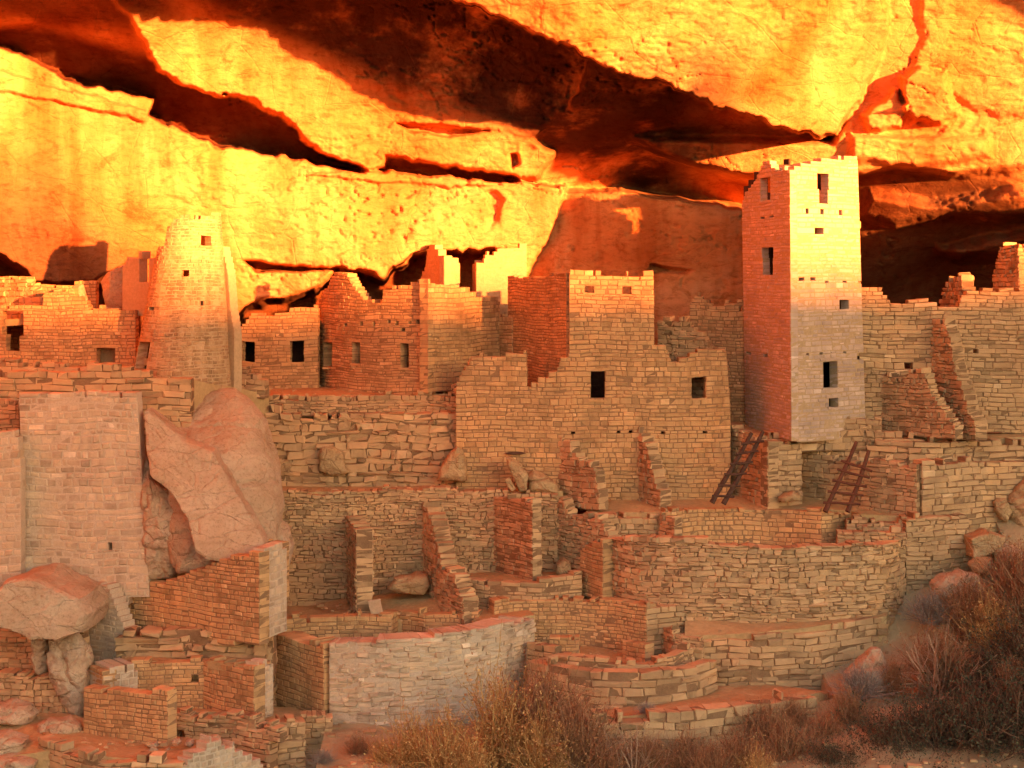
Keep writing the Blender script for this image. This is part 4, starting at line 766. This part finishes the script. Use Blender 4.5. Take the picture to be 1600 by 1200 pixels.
rock('flat_stone', [(217,1184),(238,1166),(248,1170),(236,1188)], 39.6, 0.12, 'thin flat plank-like stone lying on the bottom terrace', 'stone', seed=22, rough=0.01, cuts=1, pw=0.3, box=True)
rock('stone', [(226,1162),(246,1158),(250,1165),(244,1170),(228,1168)], 39.9, 0.3, 'small rounded stone beside the flat plank-like stone', 'stone', seed=23, rough=0.02)
for k, (x, y, s) in enumerate(((276,1158,9),(296,1160,7),(336,1152,10),(318,1160,6),(262,1172,4))):
    rock('stone', [(x-s,y+3),(x-s*.6,y-4),(x+s*.5,y-5),(x+s,y),(x+s*.7,y+5)], 39.8, 0.3, ['loose stone nearest the dark slab wall end','second loose stone on the bottom terrace rim','largest loose stone on the pale stepped parapet','small loose stone left of the largest parapet stone','tiny pebble on the bottom terrace earth'][k], 'stone', seed=60+k, rough=0.02, res=14, group='loose stones on the bottom terrace')
rock('boulder', [(604,918),(616,900),(650,894),(668,898),(672,912),(662,926),(620,926)], 48.4, 1.1, 'flat-topped boulder resting between the first two buttresses', seed=24, mat=BOULD_W, cuts=7, rough=0.05, pw=0.5)
rock('flat_stone', [(574,938),(594,935),(599,958),(580,961)], 46.9, 0.12, 'small pale upright slab on the round room floor edge', 'stone', seed=25, rough=0.01, cuts=0, pw=0.3, mat=PLASTER, box=True)
rock('boulder', [(683,750),(690,728),(703,708),(714,698),(722,704),(728,726),(730,752)], 49.9, 0.8, 'triangular pointed rock on the middle ledge', seed=26, mat=BOULD_W, rough=0.05, cuts=5, pw=0.6)
rock('boulder', [(790,712),(800,714),(816,724),(826,742),(823,766),(812,768),(802,744),(792,726)], 49.4, 0.7, 'leaning wedge-shaped slab under the wooden beam', seed=27, mat=BOULD_W, rough=0.04, cuts=4, pw=0.5)
rock('boulder', [(822,745),(832,733),(850,740),(872,756),(874,772),(826,768)], 49.6, 0.9, 'low sloping rock right of the leaning wedge slab', seed=28, mat=BOULD_W, rough=0.05, cuts=4)
rock('flat_stone', [(789,748),(796,746),(806,764),(800,768),(793,760)], 49.1, 0.12, 'small oval stone slab leaning by the wedge slab', 'stone', seed=29, mat=BOULD_W, rough=0.01, cuts=0, box=True)
rock('boulder', [(498,712),(502,700),(520,696),(534,708),(540,730),(548,738),(520,742),(500,736)], 50.5, 0.5, 'large embedded stone in the rough rubble wall', seed=30, mat=BOULD_W, rough=0.04, cuts=4)
rock('boulder', [(1212,778),(1224,768),(1240,764),(1252,772),(1250,782),(1220,786)], 48.9, 0.8, 'broken rocks at the foot of the pale block wall', seed=31, mat=BOULD_W, rough=0.06, cuts=7, res=24)
rock('boulder', [(868,880),(880,872),(890,878),(892,895),(878,902),(868,896)], 48.4, 0.7, 'dark rounded rock in the corner behind the grey pier', seed=32, mat=BOULD_W, cuts=3, res=24)
rock('boulder', [(1510,838),(1540,828),(1567,836),(1560,850),(1542,866),(1514,870)], 47.6, 0.9, 'blocky grey rock at the right end of the coursed wall', seed=33, mat=BOULD_W, rough=0.05, cuts=8, pw=0.4, box=True)
rock('boulder', [(1452,912),(1470,897),(1500,888),(1524,896),(1536,915),(1532,940),(1490,944),(1456,930)], 46.7, 1.2, 'pale rounded boulder above the right-hand bushes', seed=34, rough=0.08, cuts=5)
rock('boulder', [(1512,880),(1524,868),(1546,870),(1552,886),(1540,896),(1520,896)], 47.2, 0.7, 'jagged small rock right of the pale rounded boulder', seed=35, mat=BOULD_W, rough=0.06, cuts=8, res=24)
rock('boulder', [(1550,785),(1560,775),(1572,780),(1580,800),(1574,818),(1562,812),(1552,798)], 48.8, 0.6, 'small brown rock against the right-hand terrace wall', seed=36, mat=BOULD_W, rough=0.06, cuts=5, res=24)
rock('boulder', [(1566,790),(1600,745),(1650,740),(1650,840),(1580,826)], 49.2, 1.5, 'dark overhanging rock at the right edge', seed=37, mat=BOULD_W, rough=0.10, cuts=6)
rock('boulder', [(1548,862),(1562,848),(1584,850),(1600,862),(1620,880),(1600,892),(1560,888)], 47.4, 1.0, 'cracked rock at the right edge beside the bushes', seed=38, rough=0.08, cuts=7)
rock('boulder', [(1308,1082),(1318,1052),(1338,1030),(1362,1008),(1378,1008),(1388,1030),(1390,1070),(1382,1098),(1320,1098)], 44.6, 1.4, 'tan boulder at the end of the sloping terrace wall', seed=39, rough=0.09, cuts=5, mat=BOULD)
wb = rock('wooden_beam', [(788,706),(822,706),(822,710),(788,710)], 49.95, 0.12, 'short wooden beam set in the wall over the wedge slab', 'beam', seed=40, rough=0.005, cuts=0, mat=WOOD, pw=0.3, res=14)

# ------------------------------------------------------------------ ladders
def tube(a, b, r0, r1, seed=0, n=9, seg=10, bend=0.02):
    a, b = np.array(a), np.array(b); t = np.linspace(0, 1, seg+1); d = (b-a)/np.linalg.norm(b-a)
    s = np.cross(d, [0, 1, 0.01]); s /= np.linalg.norm(s); u = np.cross(d, s); V = []
    for k, q in enumerate(t):
        c = a+(b-a)*q+s*bend*math.sin(q*math.pi*1.5+seed)+u*bend*0.6*math.sin(q*4+seed); r = (r0+(r1-r0)*q)*(1+0.08*math.sin(k*2.1+seed))
        for m in range(n): an = 2*math.pi*m/n; V.append(c+r*(s*math.cos(an)+u*math.sin(an)))
    Fq = [(k*n+m, k*n+(m+1) % n, (k+1)*n+(m+1) % n, (k+1)*n+m) for k in range(seg) for m in range(n)]
    return V, Fq
def tube_obj(name, a, b, r0, r1, mat, parent, seed=0, **k):
    V, Fq = tube(a, b, r0, r1, seed, **k); V = np.array(V)-np.array(parent.location)
    nn = k.get('n', 9); me = bpy.data.meshes.new(name); caps = [tuple(range(nn))[::-1], tuple(range(len(V)-nn, len(V)))]
    me.from_pydata([tuple(v) for v in V], [], Fq+caps); me.update(); o = link(name, me, mat, parent); o.location = (0, 0, 0); return o
def ladder(label, r0, r1, rungs, mat):
    """rails: (px,py,Y) foot -> head"""
    e = empty('ladder', P(*[r0[0][0], r0[0][1], r0[0][2]]), label, 'ladder')
    A0, A1, B0, B1 = [np.array(P(q[0], q[1], q[2])) for q in (r0[0], r0[1], r1[0], r1[1])]
    tube_obj('rail', A0, A1, 0.075, 0.055, mat, e, 1); tube_obj('rail', B0, B1, 0.075, 0.055, mat, e, 2)
    for k, (q, ex) in enumerate(rungs):
        a = A0+(A1-A0)*q; b = B0+(B1-B0)*(q+0.01); d = (b-a)/np.linalg.norm(b-a); off = np.array([0, -0.06, 0])
        tube_obj('rung', a-d*ex+off, b+d*ex*1.3+off, 0.04, 0.036, mat, e, k, seg=5, bend=0.01)
    return e
ladder('dark wooden ladder leaning against the orange rubble wall', ((1113,786,48.1),(1174,676,48.55)), ((1131,788,48.1),(1193,674,48.5)), [(q, 0.13) for q in (0.1,0.25,0.41,0.56,0.71,0.85)], WOOD)
ladder('reddish wooden ladder standing in the orange sided room', ((1290,800,47.95),(1338,690,48.75)), ((1325,800,47.9),(1358,704,48.5)), [(q, 0.2) for q in (0.13,0.28,0.43,0.58,0.70)], WOOD_R)

# ------------------------------------------------------------------ fallen chips and pebbles on the floors and slope
def rubble():
    r = np.random.default_rng(77); PT = []
    for pts in FLOORS:
        W = np.array([P(a, b_, c) for a, c, b_ in [(p[0], p[1], p[2]) for p in pts]])
        for k in range(1, len(W)-1):
            a, b_, c = W[0], W[k], W[k+1]; ar = np.linalg.norm(np.cross(b_-a, c-a))/2
            for _ in range(int(min(ar*9, 220))):
                u, v = r.random(2)
                if u+v > 1: u, v = 1-u, 1-v
                p = a+(b_-a)*u+(c-a)*v
                if fbm(p[0]/0.9, p[1]/0.9, 0, 8, 3) > -0.05: PT.append((p, r.uniform(0.012, 0.05) if r.random() < 0.93 else r.uniform(0.05, 0.10)))
    nearm = (GX > -17) & (GX < 18) & (GY > 37.5) & (GY < 50); iy, ix = np.where(nearm)
    for k in r.integers(0, len(iy), 2600):
        p = np.array([GX[iy[k], ix[k]]+r.uniform(-.12, .12), GY[iy[k], ix[k]], gz[iy[k], ix[k]]+0.01]); PT.append((p, r.uniform(0.015, 0.06) if r.random() < 0.9 else r.uniform(0.06, 0.16)))
    base = np.array([(sx, sy, sz) for sx in (-1, 1) for sy in (-1, 1) for sz in (-1, 1)], float)
    n = len(PT); C0 = np.array([p for p, _ in PT]); S0 = np.array([q for _, q in PT])
    V = C0[:, None]+base[None]*S0[:, None, None]*r.uniform(0.5, 1.1, (n, 8, 3))*np.array([1.2, 1.0, 0.55])
    q = np.array([(0,1,3,2),(4,6,7,5),(0,4,5,1),(2,3,7,6),(0,2,6,4),(1,5,7,3)]); Q = (np.arange(n)[:, None, None]*8+q[None]).reshape(-1, 4)
    o = link('rubble', npmesh('rubble', V.reshape(-1, 3), Q), [ST_RUB]); tag(o, 'loose stone chips and pebbles scattered over floors and slope', 'rubble', kind='stuff')
rubble()
# ------------------------------------------------------------------ brush on the slope
def leafmat(name, c1, c2, tr=0.0):
    m, n, l, b = newmat(name); geo = n.new('ShaderNodeNewGeometry')
    r = ramp(n, [(0, c1), (1, c2)]); l.new(geo.outputs['Random Per Island'], r.inputs[0]); l.new(r.outputs[0], b.inputs['Base Color']); return m
TWIG = {'bare': leafmat('bare_stems', (0.30,0.14,0.07), (0.50,0.27,0.15)), 'gold': leafmat('gold_twigs', (0.36,0.15,0.04), (0.55,0.28,0.09)), 'rust': leafmat('rust_twigs', (0.20,0.08,0.035), (0.42,0.19,0.085)), 'dark': leafmat('dark_twigs', (0.09,0.045,0.028), (0.22,0.10,0.05)), 'grey': leafmat('grey_twigs', (0.20,0.14,0.10), (0.34,0.24,0.17))}
LEAF = {'gold': leafmat('gold_flowers', (0.44,0.20,0.06), (0.66,0.38,0.13)), 'rust': leafmat('rust_leaves', (0.26,0.10,0.035), (0.42,0.2,0.08)), 'dark': leafmat('dark_leaves', (0.045,0.042,0.022), (0.12,0.085,0.04)), 'grey': leafmat('grey_leaves', (0.22,0.16,0.10), (0.38,0.28,0.18))}
def bush_mesh(name, kind, seed, nst=420, nleaf=1500, width=1.0, height=1.0, lean=0.0, bare=False):
    r = np.random.default_rng(seed); V = []; Q = []; mi = []; tips = []
    def ribbon(p, wd, mat):
        k = len(p); d = np.gradient(p, axis=0); s = np.cross(d, r.normal(size=3)); s /= np.linalg.norm(s, axis=1)[:, None]+1e-9
        ww = wd*np.linspace(1, 0.35, k)[:, None]; b0 = len(V); 
        for i in range(k): V.append(p[i]-s[i]*ww[i]); V.append(p[i]+s[i]*ww[i])
        for i in range(k-1): Q.append((b0+2*i, b0+2*i+1, b0+2*i+3, b0+2*i+2)); mi.append(mat)
    for i in range(nst):
        az = r.uniform(0, 2*math.pi); tl = abs(r.normal(0, 0.55)); tl = min(tl, 1.35); L_ = r.uniform(0.55, 1.05)
        base = np.array([r.normal(0, 0.10)*width, r.normal(0, 0.10)*width, 0.0])
        d = np.array([math.sin(tl)*math.cos(az)*width, math.sin(tl)*math.sin(az)*width, math.cos(tl)*height]); q = np.linspace(0, 1, 6)[:, None]
        curl = r.normal(0, 0.10, 3); p = base+d*q*L_+curl*q**2+np.array([0, 0, -0.12*math.sin(tl)])*q**2+np.array([lean, 0, 0])*q**2
        p[1:-1] += r.normal(0, 0.012, (4, 3)); ribbon(p, 0.0065 if not bare else 0.014, 0)
        for k in range(r.integers(2, 6)):
            j = r.integers(2, 5); a = p[j]+(p[j+1]-p[j])*r.random(); dd = (p[-1]-p[j]); dd = dd/np.linalg.norm(dd)+r.normal(0, 0.45, 3); ln = r.uniform(0.1, 0.28)
            pp = a+dd*ln*np.linspace(0, 1, 4)[:, None]+r.normal(0, 0.01, (4, 3)); ribbon(pp, 0.0045, 0); tips.append(pp[-1]); tips.append(pp[2])
        tips.append(p[-1])
    tips = np.array(tips)
    for i in range(nleaf):
        c = tips[r.integers(len(tips))]+r.normal(0, 0.022, 3); s = r.uniform(0.009, 0.021); a, b = r.normal(size=3), r.normal(size=3); a /= np.linalg.norm(a); b -= a*(a@b); b /= np.linalg.norm(b)
        b0 = len(V); V.extend([c-a*s, c+b*s*0.6, c+a*s, c-b*s*0.6]); Q.append((b0, b0+1, b0+2, b0+3)); mi.append(1)
    return npmesh(name, np.array(V), np.array(Q), mi)
BM = {'gold': [bush_mesh('gold_brush', 'gold', s, 190, 1300, 0.66) for s in (1, 2)], 'rust': [bush_mesh('rust_brush', 'rust', s, 420, 2400, 0.95) for s in (3, 4)],
      'dark': [bush_mesh('dark_brush', 'dark', s, 420, 7000, 1.15, 0.9) for s in (5, 6)], 'grey': [bush_mesh('grey_brush', 'grey', s, 420, 1800, 1.1, 0.8) for s in (7, 8)], 'bare': [bush_mesh('bare_brush', 'rust', 9, 110, 60, 1.2, 0.8, bare=True)]}
for k, ms in BM.items():
    for m in ms: m.materials.append(TWIG[{'bare': 'bare'}.get(k, k)]); m.materials.append(LEAF[{'bare': 'rust'}.get(k, k)])
def bush(kind, px, py, Y, s, label, rot=0, i=0, cat='bush', name='bush', sz=1.0, group='brush growing below the ruin'):
    o = link(name, BM[kind][i % len(BM[kind])], None, None, P(px, py, Y)); o.rotation_euler = (0, 0, rot); o.scale = (s, s, s*sz); return tag(o, label, cat, group)
bush('gold', 640, 1235, 40.4, 1.8, 'sparse golden brush leftmost in front of the pale curved wall', 0.3, 0)
bush('gold', 700, 1235, 40.0, 1.8, 'golden flowering brush before the middle of the pale curved wall', 1.3, 1)
bush('gold', 780, 1215, 40.6, 2.4, 'tallest golden brush at the right end of the pale curved wall', 2.3, 0)
bush('rust', 850, 1200, 41.2, 2.2, 'thick rusty brush between the pale curved wall and kerb wall', 0.9, 0)
bush('gold', 845, 1235, 39.8, 1.8, 'low yellow-tipped brush in front of the thick rusty brush', 3.9, 1)
bush('rust', 900, 1230, 40.0, 1.9, 'rusty brush at the left end of the large-block kerb wall', 2.9, 1)
bush('bare', 985, 1235, 40.0, 1.7, 'bare dark-stemmed shrub before the large-block kerb wall', 0.4, 0)
bush('rust', 1070, 1230, 40.2, 1.15, 'low rusty brush below the middle of the kerb wall', 4.2, 0)
bush('rust', 1150, 1225, 40.2, 1.2, 'rusty brush right of centre below the kerb wall', 5.2, 1)
bush('rust', 1230, 1215, 40.4, 1.3, 'brown dry shrub below the right end of the kerb wall', 1.1, 0)
bush('rust', 1195, 1180, 41.4, 1.2, 'small rusty tuft against the foot of the kerb wall', 2.1, 0)
bush('dark', 1385, 1225, 40.4, 1.7, 'dark round shrub below the pale earth path', 0.7, 0)
bush('rust', 1325, 1145, 41.8, 1.0, 'tawny tuft at the left end of the pale earth path', 3.1, 1)
bush('dark', 1455, 1215, 40.6, 2.0, 'dark green shrub in the middle of the bottom right thicket', 1.7, 1)
bush('dark', 1540, 1220, 40.4, 2.3, 'dark shrub in the bottom right thicket, second from the corner', 2.7, 0)
bush('dark', 1620, 1200, 40.6, 2.6, 'dark shrub filling the bottom right corner', 3.7, 1)
bush('rust', 1470, 1088, 44.0, 1.6, 'large spiky red-brown shrub on the right-hand slope', 0.2, 0)
bush('bare', 1462, 1090, 43.7, 1.9, 'fan of bare arching stems in the spiky red-brown shrub', 1.2, 0)
bush('grey', 1455, 975, 46.0, 1.0, 'dry grey shrub at the foot of the coursed stone wall', 2.2, 1)
bush('rust', 1515, 1000, 45.6, 1.5, 'brown shrub right of the dry grey shrub', 4.1, 0)
bush('gold', 1550, 1040, 44.7, 1.7, 'shrub with pale yellow seed heads on the right slope', 0.5, 1)
bush('dark', 1560, 1095, 43.9, 1.5, 'dark shrub beneath the yellow seed heads', 5.5, 0)
bush('dark', 1500, 1095, 43.5, 1.0, 'small dark shrub on the pale path edge', 0.1, 1)
bush('rust', 1590, 950, 46.4, 1.6, 'red-brown shrub under the cracked rock at right', 3.3, 1)
bush('rust', 1615, 1000, 45.2, 2.3, 'red-brown shrub at the right edge halfway up the slope', 1.9, 0)
bush('dark', 1610, 1075, 43.8, 2.0, 'dark shrub at the right edge beside the path', 2.4, 1)
bush('grey', 1345, 1095, 43.4, 1.0, 'wispy grey tuft in front of the tan boulder', 0.6, 1)

for k, (x, y, Yd, sc, kd, lb) in enumerate(((560,1190,41.2,0.6,'rust','tiny dry tuft at the foot of the pale curved wall, leftmost'),(598,1206,40.6,0.8,'gold','low golden tuft left of the sparse golden brush'),(505,1200,40.6,0.5,'grey','small grey tuft by the low grey footing'),
      (1010,1120,41.6,0.4,'grey','tiny tuft on the sloping earth path'),(1240,1140,41.9,0.7,'rust','short tuft at the right end of the large-block kerb wall'),(1290,1190,41.2,1.1,'rust','brown brush just left of the dark round shrub'),
      (1420,1175,41.6,0.9,'rust','brown tuft on top of the bottom right thicket'),(1585,1110,42.9,1.2,'rust','brown shrub at the right end of the pale path'),(1395,1085,43.9,0.8,'rust','small rusty tuft right of the tan boulder'),(1010,1215,40.0,0.9,'rust','low rusty brush right of the bare dark-stemmed shrub'))):
    bush(kd, x, y, Yd, sc, lb, k*1.3, k)

for k, (x, y, Yd, sc, kd, lb) in enumerate(((870,1240,39.6,1.2,'gold','golden-brown brush at the bottom edge below the thick rusty brush'),(940,1240,39.6,1.1,'rust','brown brush at the bottom edge left of the bare dark-stemmed shrub'),(1110,1240,39.6,1.1,'rust','brown brush at the bottom edge between two low rusty brushes'),(1180,1245,39.5,1.1,'gold','small golden brush at the bottom edge below the kerb wall'),(1300,1240,39.8,1.3,'dark','dark brush at the bottom edge left of the dark round shrub'),(740,1245,39.4,1.3,'gold','low golden brush at the bottom edge before the golden flowering brush'))):
    bush(kd, x, y, Yd, sc, lb, 0.7+k*1.1, k)
